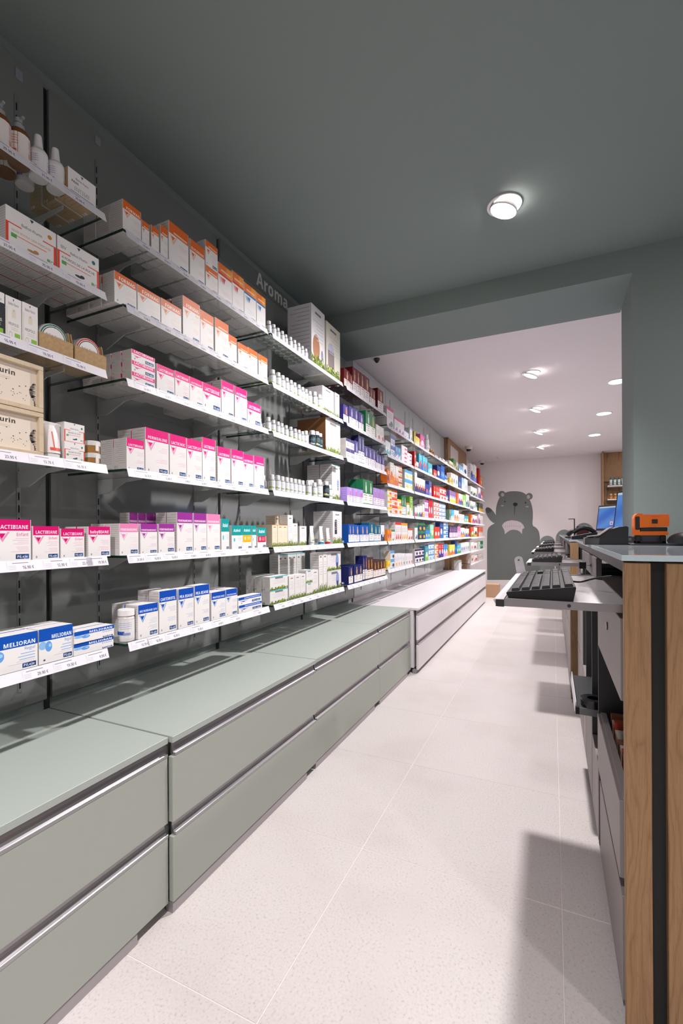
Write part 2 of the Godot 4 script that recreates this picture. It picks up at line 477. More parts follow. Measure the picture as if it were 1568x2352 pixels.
		"d":   # two tones: coloured head with a bottle, pale foot with small print
			atlas.fill_rect(Rect2i(x, y, w, h), b)
			atlas.fill_rect(Rect2i(x, y, w, int(h * 0.55)), a)
			spot_at(x + w * 0.6, y + h * 0.36, w * 0.12, h * 0.16, c)
			atlas.fill_rect(Rect2i(x + int(w * 0.55), y + int(h * 0.1), int(w * 0.1), int(h * 0.14)), c.lightened(0.5))
			lines(x + w * 0.15, y + h * 0.6, w * 0.7, 1, 9, a.lerp(Color(0.85, 0.3, 0.3), 0.5))
			lines(x + w * 0.15, y + h * 0.7, w * 0.6, 2, 7, b.darkened(0.3))
			atlas.fill_rect(Rect2i(x, y + h - 5, w, 5), a)
		"t":   # pale carton with a coloured top, a small picture and a line of print
			atlas.fill_rect(Rect2i(x, y, w, h), b)
			atlas.fill_rect(Rect2i(x, y, w, int(h * 0.16)), a)
			lines(x + w * 0.12, y + h * 0.3, w * 0.7, 3, h * 0.09, b.darkened(0.28))
			spot_at(x + w * 0.7, y + h * 0.76, w * 0.2, h * 0.14, c)
			spot_at(x + w * 0.45, y + h * 0.84, w * 0.15, h * 0.08, a)
		"f":   # flat pack: pale with a coloured bar and a swoosh
			atlas.fill_rect(Rect2i(x, y, w, h), b)
			atlas.fill_rect(Rect2i(x, y, w, int(h * 0.3)), a)
			spot_at(x + w * 0.72, y + h * 0.62, w * 0.24, h * 0.2, c)
			lines(x + 5, y + h * 0.45, w * 0.45, 2, h * 0.18, a)
			atlas.fill_rect(Rect2i(x, y + int(h * 0.92), w, int(h * 0.08)), a)
		_:     # "s": bold modern pack: field, block, disc, lettering bars
			atlas.fill_rect(Rect2i(x, y, w, h), a)
			atlas.fill_rect(Rect2i(x, y + int(h * 0.58), w, int(h * 0.42)), b)
			spot_at(x + w * (0.35 + 0.3 * rng.randf()), y + h * 0.56, w * 0.25, h * 0.18, c)
			lines(x + w * 0.12, y + h * 0.14, w * 0.76, 2, h * 0.12, b if b.get_luminance() > a.get_luminance() else Color.WHITE)
			lines(x + w * 0.12, y + h * 0.8, w * 0.5, 2, h * 0.08, a)
	var z := float(atlas.get_width())
	prints[key] = Rect2((x + 0.5) / z, (y + 0.5) / z, (w - 1) / z, (h - 1) / z)
	return prints[key]
var print_mat: StandardMaterial3D

# ---------------------------------------------------------------- goods
const ROWS_A := [2.088, 1.845, 1.605, 1.313, 1.032, 0.747]
const ROWS_B := [2.006, 1.762, 1.515, 1.265, 1.028, 0.791]
const ROWS_C := [2.0, 1.745, 1.5, 1.262, 1.02, 0.785, 0.575]
const BAYS := {1: [-0.13, -0.972], 2: [-1.037, -1.852], 3: [-1.885, -2.722], 4: [-2.775, -3.585], 5: [-3.605, -4.41], 6: [-4.43, -5.278], 7: [-5.292, -6.125], 8: [-6.14, -7.80], 9: [-7.83, -8.76], 10: [-8.79, -9.62]}
const BAY_NAME := {1: "honey bay", 2: "pink carton bay", 3: "Aroma bay", 4: "lintel bay", 5: "first white bay", 6: "second white bay", 7: "third white bay", 8: "fourth white bay", 9: "fifth white bay", 10: "mural-wall bay"}
const ROW_NAME := ["top", "second", "third", "fourth", "fifth", "sixth", "lowest"]
const ORD := ["first", "second", "third", "fourth", "fifth", "sixth", "seventh", "eighth", "ninth", "tenth", "eleventh", "twelfth", "thirteenth", "fourteenth", "fifteenth", "sixteenth", "seventeenth", "eighteenth", "nineteenth", "twentieth"]
func row_name(bay: int, row: int) -> String:
	return "lowest" if row == (6 if bay > 8 else 5) else ROW_NAME[row]
func row_y(bay: int, row: int) -> float:
	return (ROWS_A if bay < 5 else ROWS_B if bay < 9 else ROWS_C)[row]
func solid(c: Color) -> Rect2:
	var key := "solid" + c.to_html()
	if not prints.has(key):
		if atlas_at.x + 10 > atlas.get_width():
			atlas_at = Vector2i(2, atlas_at.y + atlas_row + 3); atlas_row = 0
		atlas.fill_rect(Rect2i(atlas_at, Vector2i(8, 8)), c)
		var z := float(atlas.get_width())
		prints[key] = Rect2((atlas_at.x + 3) / z, (atlas_at.y + 3) / z, 2 / z, 2 / z)
		atlas_at.x += 11
		atlas_row = maxi(atlas_row, 8)
	return prints[key]
const COLOUR_WORDS := [["white", Color(0.93, 0.92, 0.91)], ["orange", Color(0.95, 0.45, 0.15)], ["pink", Color(0.93, 0.05, 0.45)], ["pale pink", Color(0.93, 0.55, 0.72)], ["violet", Color(0.62, 0.2, 0.6)], ["blue", Color(0.05, 0.3, 0.75)], ["light blue", Color(0.5, 0.72, 0.9)], ["teal", Color(0.1, 0.6, 0.6)], ["navy", Color(0.12, 0.14, 0.36)],
	["maroon", Color(0.42, 0.08, 0.12)], ["red", Color(0.85, 0.15, 0.13)], ["green", Color(0.15, 0.5, 0.28)], ["pale green", Color(0.6, 0.75, 0.5)], ["yellow", Color(0.95, 0.8, 0.2)], ["lilac", Color(0.68, 0.58, 0.85)], ["purple", Color(0.3, 0.22, 0.55)], ["brown", Color(0.33, 0.2, 0.16)], ["cream", Color(0.9, 0.87, 0.78)], ["grey", Color(0.6, 0.6, 0.6)], ["black", Color(0.1, 0.1, 0.1)], ["cyan", Color(0.25, 0.72, 0.85)], ["beige", Color(0.8, 0.68, 0.5)]]
func colour_word(c: Color) -> String:
	var best := ""
	var d := 9.0
	for e in COLOUR_WORDS:
		var q: Color = e[1]
		var f := Vector3(c.r - q.r, c.g - q.g, c.b - q.b).length()
		if f < d:
			d = f; best = e[0]
	return best
const KINDS := {"h": "honey_carton", "soap": "soap_carton", "prop": "propolis_carton", "m": "bubble_print_carton", "z": "striped_orange_carton", "azeol": "teal_topped_carton", "aroma": "leaf_strip_carton", "nut": "leaf_print_carton", "d": "two_tone_carton", "t": "tinted_top_carton", "f": "flat_carton", "s": "colour_block_carton"}
func kind_of(key: String) -> String:
	var k := key.split("|")
	return KINDS[k[0]] if KINDS.has(k[0]) else colour_word(Color(k[1])).replace(" ", "_") + "_banded_carton"
func look_of(key: String) -> String:
	var k := key.split("|")
	var a := colour_word(Color(k[1])) if k.size() > 1 else "white"
	var b := colour_word(Color(k[2])) if k.size() > 2 else "white"
	match k[0]:
		"p": return "white carton with %s band" % a
		"z": return "carton with orange and %s bands" % b
		"azeol": return "teal-topped %s carton" % b
		"m": return "blue-banded carton with bubbles"
		"h": return "white carton, open red frame"
		"soap": return "white soap carton, kraft sides"
		"prop": return "slim carton in %s" % a
		"aroma": return "%s carton with leaf strip" % a
		"nut": return "%s carton with leaf picture" % a
		"d": return "%s and %s carton" % [a, b] if a != b else "%s carton" % a
		"t": return "%s carton with %s top" % [b, a]
		"f": return "flat %s carton, %s bar" % [b, a]
	return "%s carton with %s foot" % [a, b]
# the side colour of a carton
func flank_of(key: String) -> String:
	var k := key.split("|")
	match k[0]:
		"d", "s": return k[1]
		"soap": return "#b89b72"
		"aroma", "nut": return k[1] if not k.size() > 6 else k[6]
		"prop": return k[1]
	return "#d6d2d0"
func carton_mesh(key: String, w: float, h: float, d: float) -> ArrayMesh:
	var id := [key, roundi(w * 2000), roundi(h * 2000), roundi(d * 2000)]
	if meshes.has(id): return meshes[id]
	var st := mb()
	var side := Color(flank_of(key))
	var fr := print_of(key, h / w)
	var sr := print_of(("side|" if key[0] in "dsft" else "bigside|") + flank_of(key), 1.2)
	var top := solid(Color(0.93, 0.92, 0.92) if key[0] in "pzmht" else side)
	var bot := print_of(("side|" if key[0] in "dsft" else "bigside|") + flank_of(key), 1.2)
	var x0 := -d; var x1 := 0.0; var z0 := -w / 2; var z1 := w / 2
	quad(st, Vector3(x1, h, z1), Vector3(x1, h, z0), Vector3(x1, 0, z0), Vector3(x1, 0, z1), fr)
	quad(st, Vector3(x0, h, z0), Vector3(x0, h, z1), Vector3(x0, 0, z1), Vector3(x0, 0, z0), fr)
	quad(st, Vector3(x0, h, z1), Vector3(x1, h, z1), Vector3(x1, 0, z1), Vector3(x0, 0, z1), sr)
	quad(st, Vector3(x1, h, z0), Vector3(x0, h, z0), Vector3(x0, 0, z0), Vector3(x1, 0, z0), sr)
	quad(st, Vector3(x0, h, z0), Vector3(x1, h, z0), Vector3(x1, h, z1), Vector3(x0, h, z1), top)
	quad(st, Vector3(x0, 0, z1), Vector3(x1, 0, z1), Vector3(x1, 0, z0), Vector3(x0, 0, z0), bot)
	meshes[id] = st.commit()
	return meshes[id]

# One shelf. goods: [key, first pixel, last pixel, [pixel x, pixel y] of the top, {n: across, up: stacked, deep: rows behind, d: depth, back: set back, lift: height above the shelf}]
func stock(bay: int, row: int, goods: Array) -> void:
	var y: float = row_y(bay, row) + 0.0004
	var total := 0
	for g in goods: total += int((g[4] if g.size() > 4 else {}).get("n", 1))
	var seq := 0
	for g in goods:
		var o: Dictionary = g[4] if g.size() > 4 else {}
		var back: float = o.get("back", 0.0)
		var x := FRONT_X - back
		var base: float = y + o.get("lift", 0.0)
		var z0 := onx(g[1], g[3][1], x).z
		var z1 := onx(g[2], g[3][1], x).z
		var top := onx(g[3][0], g[3][1], x).y
		if row > 0: top = minf(top, row_y(bay, row - 1) - 0.0115 - (0.016 if g[0].begins_with("aroma") else 0.0))
		var n: int = o.get("n", 1)
		var up: int = o.get("up", 1)
		var w := (z0 - z1) / n - 0.0012
		var h: float = (top - base) / up - 0.0003
		var d: float = o.get("d", clampf(w * 0.62, 0.03, 0.085))
		var deep: int = o.get("deep", 1)
		rng.seed = hash([bay, row, seq])
		for i in n:
			var from_end := total - seq - i
			var ord_: String = ORD[clampi(from_end - 1, 0, 19)]
			for j in up:
				for k in deep:
					var set_in := rng.randf() * 0.004
					var at := Vector3(x - set_in - k * (d + 0.0052), base + j * (h + 0.0003), z0 - (i + 0.5) * (z0 - z1) / n)
					var m := MeshInstance3D.new()
					m.mesh = carton_mesh(g[0], w, h, d)
					m.material_override = print_mat
					m.name = numbered(kind_of(g[0]))
					add_child(m)
					m.position = at
					var place := "%s from mural end, %s shelf, %s" % [ord_, row_name(bay, row), BAY_NAME[bay]]
					if bay == 2 and back > 0.06: place = "back row, %s shelf, %s" % [row_name(bay, row), BAY_NAME[bay]]
					var lead := "" if up == 1 else "lower " if j == 0 else "upper " if up == 2 or j == up - 1 else "middle "
					if back > 0.06: lead = "rear " + lead
					var label := lead + look_of(g[0]) + (", behind " if k > 0 else ", ") + place
					tag(m, label, "carton", "%s, %s shelf, %s" % [look_of(g[0]), row_name(bay, row), BAY_NAME[bay]])
		seq += n

# essential-oil phials and other round goods, built once for each kind
var phials := {}
func phial(kind: String) -> Node3D:
	if phials.has(kind): return phials[kind]
	var t := Node3D.new()
	phials[kind] = t
	var r := 0.0145; var h := 0.052; var cap_c := "#d9d8d8"; var body_c := "#8d9296"; var key := "bottle|#9aa6c4|#dedede|#a9bd4a"
	match kind:
		"wide": r = 0.021; h = 0.07
		"dark": r = 0.0155; h = 0.062; body_c = "#1d2427"; key = "bottle|#8fb3b8|#24343a|#d9c07a"
		"dark wide": r = 0.022; h = 0.068; body_c = "#1d2427"; key = "bottle|#8fb3b8|#24343a|#c79ab2"
		"teal": r = 0.02; h = 0.105; cap_c = "#2b6d75"; body_c = "#2f6f78"; key = "bottle|#79a9b4|#cfe0e2|#5c98a2"
		"amber": r = 0.021; h = 0.05; cap_c = "#c9b48c"; body_c = "#9a5a1e"; key = "bottle|#c08a3a|#b97a2a|#e4c891"
		"green": r = 0.026; h = 0.05; cap_c = "#1c3a2b"; body_c = "#17432d"; key = "bottle|#3f8a5c|#1c5238|#8ec3a0"
		"tall white": r = 0.03; h = 0.15; cap_c = "#e8e6e6"; body_c = "#d8d5d6"; key = "bottle|#c2b7c9|#e9e6e8|#cfd8e2"
		"pill": r = 0.026; h = 0.075; cap_c = "#efeded"; body_c = "#dedbd9"; key = "bottle|#8c9cc8|#e4e2e2|#2b58a8"
	var st := mb()
	lathe(st, [[0.0, 0.0], [r * 0.92, 0.0], [r, 0.002], [r, h], [r * 0.8, h + r * 0.35], [r * 0.5, h + r * 0.5]], 14)
	obj("body", st, hexa(body_c, 0.25), t)
	var wrap := mb()
	var rect := print_of(key, 0.8)
	for q in 14:
		var a0 := TAU * q / 14; var a1 := TAU * (q + 1) / 14
		var d0 := Vector3(cos(a0), 0, sin(a0)) * (r + 0.0004); var d1 := Vector3(cos(a1), 0, sin(a1)) * (r + 0.0004)
		var hi := Vector3(0, h * 0.93, 0); var lo := Vector3(0, h * 0.12, 0)
		quad(wrap, d1 + hi, d0 + hi, d0 + lo, d1 + lo, Rect2(rect.position + Vector2(rect.size.x * (13 - q) / 14, 0), Vector2(rect.size.x / 14, rect.size.y)))
	obj("paper_label", wrap, print_mat, t)
	var cap := mb()
	var cr := r * (0.62 if kind in ["teal", "tall white"] else 0.72 if not kind in ["pill", "green"] else 1.02)
	var ch := r * (1.5 if kind in ["teal", "tall white"] else 1.15)
	if kind in ["pill", "green"]: ch = r * 0.7
	lathe(cap, [[cr, h + r * 0.3], [cr, h + r * 0.3 + ch], [cr * 0.9, h + r * 0.38 + ch], [0.0, h + r * 0.38 + ch]], 14)
	obj("cap", cap, hexa(cap_c, 0.4), t)
	return t
const PHIAL_LOOK := {"": "slim clear phial", "wide": "wide clear phial", "dark": "slim dark phial", "dark wide": "wide dark phial", "teal": "teal bottle", "amber": "amber dropper", "green": "green jar", "tall white": "tall white bottle", "pill": "white pill jar"}
func set_round(kind: String, at: Vector3, where: String, size := 1.0, called := "phial") -> Node3D:
	var src := phial(kind)
	var o: Node3D = src.duplicate()
	o.name = numbered(called)
	add_child(o)
	o.position = at
	o.rotation.y = rng.randf() * 0.5 - 0.25 + 0.6
	o.scale = Vector3.ONE * size
	tag(o, PHIAL_LOOK[kind] + where, "bottle" if kind != "green" else "jar", PHIAL_LOOK[kind] + where)
	return o
# a row of phials: [pixel centre, pixel of the cap's top, kind]
func phial_row(bay: int, row: int, list: Array, deep: int) -> void:
	var y: float = row_y(bay, row) + 0.0004
	var n := list.size()
	for i in n:
		var e: Array = list[i]
		var kind: String = e[2] if e.size() > 2 else ""
		var r := 0.0225 if kind in ["wide", "dark wide"] else 0.0165
		var p := onx(e[0], e[1], FRONT_X - r)
		rng.seed = hash([bay, row, i, "phial"])
		var full := {"": 0.052 + 0.0145 * 1.53, "wide": 0.07 + 0.021 * 1.53, "dark": 0.062 + 0.0155 * 1.53, "dark wide": 0.068 + 0.022 * 1.53}
		var size := clampf((p.y - y) / full[kind], 0.75, 1.3)
		for k in deep:
			var where := "%s %s from mural end, %s shelf, %s" % [", behind" if k > 0 else ",", ORD[clampi(n - 1 - i, 0, 19)], row_name(bay, row), BAY_NAME[bay]]
			set_round(kind, Vector3(FRONT_X - r * 1.1 - k * (2.0 * r * 1.12 + 0.004), y, p.z), where, size)

var glass: StandardMaterial3D
const PRICES := ["16.90 \u20ac", "12.90 \u20ac", "23.90 \u20ac", "19.90 \u20ac", "29.90 \u20ac", "19.50 \u20ac", "9.90 \u20ac", "13.70 \u20ac", "16.95 \u20ac", "21.95 \u20ac", "15.90 \u20ac", "24.90 \u20ac", "14.10 \u20ac", "7.90 \u20ac", "25.90 \u20ac", "11.90 \u20ac"]
func price_rect(i: int) -> Rect2:
	var key := "price%d" % (i % PRICES.size())
	if not prints.has(key):
		var w := 150; var h := 44
		if atlas_at.x + w + 2 > atlas.get_width():
			atlas_at = Vector2i(2, atlas_at.y + atlas_row + 3); atlas_row = 0
		var x := atlas_at.x; var y := atlas_at.y
		atlas.fill_rect(Rect2i(x, y, w, h), Color(0.90, 0.89, 0.92))
		rng.seed = i
		lines(x + 6, y + 7, 110, 1, 12, Color(0.5, 0.48, 0.55))
		lines(x + 6, y + 20, 40, 3, 7, Color(0.74, 0.72, 0.78), false)
		word(PRICES[i % PRICES.size()], x + w - 8, y + h - 8, 19, Color(0.42, 0.41, 0.46), 80, 1)
		atlas_at.x += w + 3
		atlas_row = maxi(atlas_row, h)
		var z := float(atlas.get_width())
		prints[key] = Rect2((x + 0.5) / z, (y + 0.5) / z, (w - 1) / z, (h - 1) / z)
	return prints[key]
# a glass shelf with its price rail, its tags and two brackets; tags: pixel columns, or a number to spread evenly
const TAGS := {"1,4": [[48, 0], [128, 1], [186, 2], [222, 3]], "1,5": [[82, 4], [150, 5], [222, 6]], "2,5": [[322, 7], [356, 8], [396, 8], [452, 10], [500, 11], [540, 12], [590, 13]], "2,4": [[312, 9], [352, 8], [392, 8], [436, 10], [470, 11], [505, 12], [560, 13], [592, 0]]}
func glass_shelf(bay: int, row: int, tags) -> void:
	var y: float = row_y(bay, row)
	var z0: float = BAYS[bay][0]; var z1: float = BAYS[bay][1]
	var t := thing("glass_shelf", "glass shelf with white price rail, %s shelf of %s" % [row_name(bay, row), BAY_NAME[bay]], "shelf", Vector3(WALL_X, y, (z0 + z1) / 2), "glass shelves along the goods wall")
	var hw := (z0 - z1) / 2
	var depth := SHELF_X - WALL_X
	var rear := 0.012 if bay < 8 or bay > 9 else 0.078
	part("glass_plate", t, glass, Vector3(rear + 0.001, -0.0075, -hw + 0.001), Vector3(depth - 0.001, -0.0005, hw - 0.001))
	var e := mb()
	box(e, Vector3(rear, -0.008, hw - 0.001), Vector3(depth, 0, hw))
	box(e, Vector3(rear, -0.008, -hw), Vector3(depth, 0, -hw + 0.001))
	box(e, Vector3(depth - 0.001, -0.008, -hw + 0.001), Vector3(depth, 0, hw - 0.001))
	obj("glass_edge", e, hexa("#16332c", 0.12), t)
	# rail: thin folded strip, its foot leaning out over the aisle
	var r := mb()
	var a := depth + 0.0005
	var inset := 0.008
	prism(r, [[a, 0.003], [a + 0.0015, 0.003], [a + 0.0105, -0.025], [a + 0.009, -0.025]], -hw + 0.002, hw - inset, 2)
	obj("price_rail", r, hexa("#e2dfe6", 0.45), t)
	var cols := []
	var given: Array = TAGS.get("%d,%d" % [bay, row], [])
	if given:
		for gv in given: cols.append(onx(gv[0], 1225 - (y - EYE) * 700, SHELF_X + 0.005).z)
	elif tags is int:
		for i in tags: cols.append(z0 - inset - 0.035 - (i + 0.3) * (2 * hw - 0.08) / tags)
	else:
		for px in tags: cols.append(onx(px, 1225 - (y - EYE) * 700, SHELF_X + 0.005).z - 0.032)
	rng.seed = hash([bay, row, "price"])
	var start := rng.randi() % 16
	for i in cols.size():
		var z: float = cols[i] - (z0 + z1) / 2
		if z - 0.034 < -hw or z + 0.034 > hw: continue
		var q := mb()
		var lo := Vector3(a + 0.0105 - 0.0006, -0.0235, 0); var hi := Vector3(a + 0.0021 + 0.0004, 0.001, 0)
		var off := Vector3(0.0004, 0.0001, 0)
		quad(q, hi + off + Vector3(0, 0, 0.034), hi + off - Vector3(0, 0, 0.034), lo + off - Vector3(0, 0, 0.034), lo + off + Vector3(0, 0, 0.034), price_rect(given[i][1] if given else start + i * 5))
		var tg := obj("price_tag", q, print_mat, t)
		tg.position.z = z
	for zz in bracket_spots(bay):
		var b := mb()
		prism(b, [[rear - 0.011, -0.0085], [depth * 0.78, -0.0085], [depth * 0.78, -0.018], [depth * 0.5, -0.024], [rear + 0.04, -0.062], [rear - 0.011, -0.062]], zz - (z0 + z1) / 2 - 0.002, zz - (z0 + z1) / 2 + 0.002, 2)
		obj("bracket", b, hexa("#b4b8b8", 0.35, 0.3), t)
func bracket_spots(bay: int) -> Array:
	var z0: float = BAYS[bay][0]; var z1: float = BAYS[bay][1]
	if bay == 1: return [-0.30, -0.882]
	return [z0 - 0.125, z1 + 0.19]

const OR := "p|#e0691f|#fff|#fff|"
const PK := "p|#e3147c|#fff|#fff|"
func goods_near() -> void:
	var RB := "p|#d3006b|#fff|#fff|"
	var BL := "p|#0b4cb4|#fff|#fff|"
	# ---- honey bay
	stock(1, 0, [["soap", 155.6, 220, [155.6, 380], {"deep": 3, "d": 0.055}]])
	stock(1, 1, [["h|#fff|#b98a55|#d08a2a|GEL\u00c9E ROYALE 100% FRAN\u00c7AISE|", 14, 130.5, [14, 466], {"deep": 4, "d": 0.05}], ["h|#fff|#33343c|#2c6e6c|4 FORCES DE LA RUCHE|IBV", 132, 227.7, [132, 537.6], {"deep": 4, "d": 0.05}]])
	stock(1, 2, [["prop|#2b2d31|#fff|#fff|PROPOLIS", -26, 11.7, [0, 668.6], {"d": 0.035, "deep": 2}], ["prop|#ebe8e5|#fff|#fff|PROPOLIS", 14, 51, [14, 675], {"d": 0.035, "deep": 3}], ["prop|#ebe8e5|#fff|#fff|PROPOLIS", 52.6, 89, [52.6, 690.6], {"d": 0.035, "deep": 3}]])
	stock(1, 3, [["h|#fff|#3a5f70|#2c6e6c|BAUME DE SOIN|", 149, 196, [149, 967], {"up": 2, "d": 0.07, "deep": 2}]])
	stock(1, 4, [[RB + "LACTIBIANE|Enfant", -15, 72, [20, 1192.6], {"deep": 2}], [RB + "LACTIBIANE|Enfant", 74.5, 136, [74.5, 1208], {"deep": 2}], [RB + "LACTIBIANE|Enfant", 139, 194, [139, 1213.5], {"deep": 2}], [RB + "babyBIANE|", 202.6, 254, [202.6, 1209], {"deep": 2, "d": 0.05}]])
	stock(1, 5, [["m|#0b50b4|#fff|#fff|MELIORAN|Regul", -42, 87.5, [87, 1448], {"deep": 2, "d": 0.05}], ["m|#0b50b4|#fff|#fff|MELIORAN|Regul", 90, 169, [169, 1432], {"deep": 2, "d": 0.05}], ["m|#0b50b4|#fff|#fff|MELIORAN|Imedia", 170, 262, [262, 1433.5], {"up": 2, "deep": 2, "d": 0.04, "back": -0.002}]])
	# ---- pink carton bay
	stock(2, 0, [[OR + "FORMAG|", 282.7, 325.4, [282.7, 454.4], {"deep": 3, "d": 0.06}], [OR + "|", 326, 343.5, [326, 503], {"deep": 3}], [OR + "|", 347.8, 366, [347.8, 514.7], {"deep": 3}], [OR + "|", 369.3, 386.6, [369.3, 513], {"deep": 3}], [OR + "|", 387, 432.5, [387, 504], {"deep": 3}], [OR + "GLYCOBIANE|", 436.8, 471, [436.8, 545.4], {"deep": 3}],
		[OR + "|", 472, 500, [472, 548], {"up": 2, "deep": 3}], ["z|#e2701a|#d2232a|#fff", 502, 534, [502, 598.8], {"deep": 3}], ["z|#e2701a|#d2232a|#fff", 534.6, 561, [534.6, 619.4], {"deep": 3}], ["z|#e2701a|#1b6db4|#fff", 561.7, 589, [561.7, 645.8], {"deep": 3}], ["z|#e2701a|#1b6db4|#fff", 589.8, 610.4, [589.8, 669.7], {"deep": 3}]])
	stock(2, 1, [[OR + "FORMAG|", 262.6, 314, [262.6, 619.4], {"d": 0.055, "deep": 4}], [OR + "FORMAG|", 316, 368.8, [316, 651], {"deep": 3}], [OR + "FORMAG|", 371.4, 418, [371.4, 682], {"deep": 3}], [OR + "FORMAG|Fort", 419.6, 459, [419.6, 676.8], {"deep": 3}], [OR + "|", 459.8, 490.5, [459.8, 709], {"deep": 3}], [OR + "|", 494, 525, [494, 727], {"deep": 3}],
		[OR + "|", 525.3, 544.4, [525.3, 765.8], {"deep": 3}], [OR + "|", 546.7, 570, [546.7, 784.5], {"deep": 3}], [OR + "|", 570.5, 592.7, [570.5, 796], {"deep": 3}], [OR + "|", 593.8, 614, [593.8, 811.7], {"deep": 3}]])
	stock(2, 2, [[PK + "LACTIBIANE|", 301.5, 355.7, [301.5, 799.8], {"up": 3, "deep": 5, "d": 0.044}], [PK + "LACTIBIANE|", 360.5, 401.3, [360.5, 833.6], {"deep": 3}], [PK + "LACTIBIANE|", 402, 435, [402, 849.5], {"deep": 3}], [PK + "LACTIBIANE|", 435.6, 465.7, [435.6, 863.5], {"deep": 3}], [PK + "LACTIBIANE|", 466.3, 507.8, [466.3, 876.3], {"deep": 3}],
		[PK + "LACTIBIANE|", 509.7, 538.4, [509.7, 870.9], {"deep": 3}], [PK + "LACTIBIANE|", 539, 567, [539, 885.2], {"deep": 3}], [PK + "LACTIBIANE|", 568.4, 599.6, [568.4, 919.4], {"deep": 3}]])
	stock(2, 3, [[PK + "LACTIBIANE|", 292, 333.4, [292, 1004], {"deep": 2, "d": 0.06}], [PK + "PERMEALINE|", 334.3, 388.5, [334.3, 980], {"deep": 2}], [PK + "LACTICHOC|", 389.8, 428.4, [389.8, 995], {"deep": 2}], [PK + "LACTIPLUS|", 429, 464, [429, 1005.8]], [PK + "LACTIBIANE|", 465, 495.3, [465, 1003], {"deep": 3}], [PK + "LACTIBIANE|", 499.8, 529.5, [499.8, 1024]], [PK + "LACTIBIANE|", 531, 558.8, [531, 1030]], [PK + "LACTIBIANE|", 559.2, 583, [559.2, 1040.8]], [PK + "|", 583.7, 607.6, [583.7, 1045.3]]])
	var FV := "p|#9a2f97|#fff|#fff|FEMINABIANE|"
	var FP := "p|#e585b6|#fff|#fff|FEMINABIANE|"
	stock(2, 4, [[FP, 275.3, 319.6, [275.3, 1202], {"d": 0.065, "deep": 2}], [FV, 323.8, 363, [323.8, 1202.3], {"d": 0.06}], [FV, 365, 402.4, [365, 1202.8], {"d": 0.06}], [FV, 407, 444, [407, 1176], {"deep": 2}], [FV, 444.5, 475, [444.5, 1178], {"deep": 2}], [FP, 475.3, 505.6, [475.3, 1180], {"deep": 2}],
		["azeol|#fff|#ffffff|#fff|Az\u00e9ol", 508.4, 526.7, [508.4, 1191]], ["azeol|#fff|#ffffff|#fff|Az\u00e9ol", 532, 556.3, [532, 1206.5]], ["azeol|#fff|#f3b416|#fff|Az\u00e9ol", 556.9, 578.6, [556.9, 1206.5]], ["azeol|#fff|#ffffff|#fff|Az\u00e9ol", 579, 589, [579, 1207]], ["azeol|#fff|#d42148|#fff|Az\u00e9ol", 591, 611.4, [591, 1211.5]]])
	stock(2, 4, [[FV, 298, 420, [298, 1177], {"n": 7, "back": 0.135, "d": 0.05}]])
	stock(2, 5, [[BL + "MICROBIANE Q10|", 316.8, 363.7, [316.8, 1391], {"deep": 2, "d": 0.06}], [BL + "CARTIMOTIL|", 366.5, 407, [366.5, 1358.9], {"deep": 2}], [BL + "PEA BIANE|", 409.4, 445.3, [409.4, 1353.8]], [BL + "PEA BIANE|", 446.4, 481, [446.4, 1346]], [BL + "PROTEOCHOC|", 485, 518.5, [485, 1361.7], {"deep": 2}], [BL + "PROTEOCHOC|", 519, 545.5, [519, 1354.6], {"deep": 2}], [BL + "|", 547.7, 601.6, [547.7, 1374], {"up": 2, "d": 0.05}]])
	# ---- Aroma bay
	var AW := "aroma|#dddadd|#fff|#cfd0d4|"
	stock(3, 0, [[AW + "pebble|", 714.6, 745.4, [714.6, 694], {"d": 0.16}], ["aroma|#d9d6c8|#fff|#d9d6c8|lamp|", 749.3, 781, [749.3, 735], {"d": 0.16}]])
	stock(3, 1, [[AW + "mist|", 740.8, 766.5, [740.8, 884], {"d": 0.14}], [AW + "mist|", 769.8, 780, [769.8, 900.5], {"d": 0.14}]])
	stock(3, 2, [["aroma|#d6d2cb|#fff|#cfd0d4|mist||#7d5330", 747.4, 781, [747.4, 954.4], {"d": 0.2}]])
	stock(3, 3, [["aroma|#dedcdd|#fff|#2f7a66|bulb|", 762, 780.6, [762, 1064.7], {"d": 0.09, "deep": 2, "back": 0.05}]])
	var PL := "aroma|#e2e0de|#fff|#d8d8d8||"
	var PO := "aroma|#e6d7bd|#fff|#dd8a2c||"
	var PT := "aroma|#e2e0de|#fff|#5fb9c6||#2f8f9c"
	stock(3, 4, [[PO, 625.8, 661, [625.8, 1205], {"n": 3, "d": 0.05, "deep": 2}], [PL, 661.5, 673.3, [661.5, 1182.5], {"d": 0.05}], [PL, 673.6, 684.5, [673.6, 1201.6], {"d": 0.05}], [PL, 688, 704, [688, 1208], {"d": 0.05, "back": 0.03}], [AW + "stick|", 764.5, 785, [764.5, 1173.5], {"d": 0.14}]])
	stock(3, 4, [[PO, 632, 672, [632, 1184], {"n": 4, "back": 0.13, "d": 0.06}]])
	stock(3, 5, [[PT, 621, 662, [621, 1325.6], {"up": 2, "d": 0.045, "deep": 3}], [PL, 664.5, 702.5, [664.5, 1323.7], {"n": 3, "d": 0.05}], [PT, 703, 717.8, [703, 1310], {"up": 2, "d": 0.05}], [PL, 718.2, 732, [718.2, 1310], {"d": 0.05}], [PL, 732.6, 750.5, [732.6, 1270], {"n": 2, "d": 0.06}], [AW + "bulb|", 751.9, 783, [751.9, 1269], {"up": 2, "d": 0.07}]])
	stock(3, 5, [[PT, 640, 700, [640, 1274], {"n": 6, "back": 0.155, "d": 0.06}]])
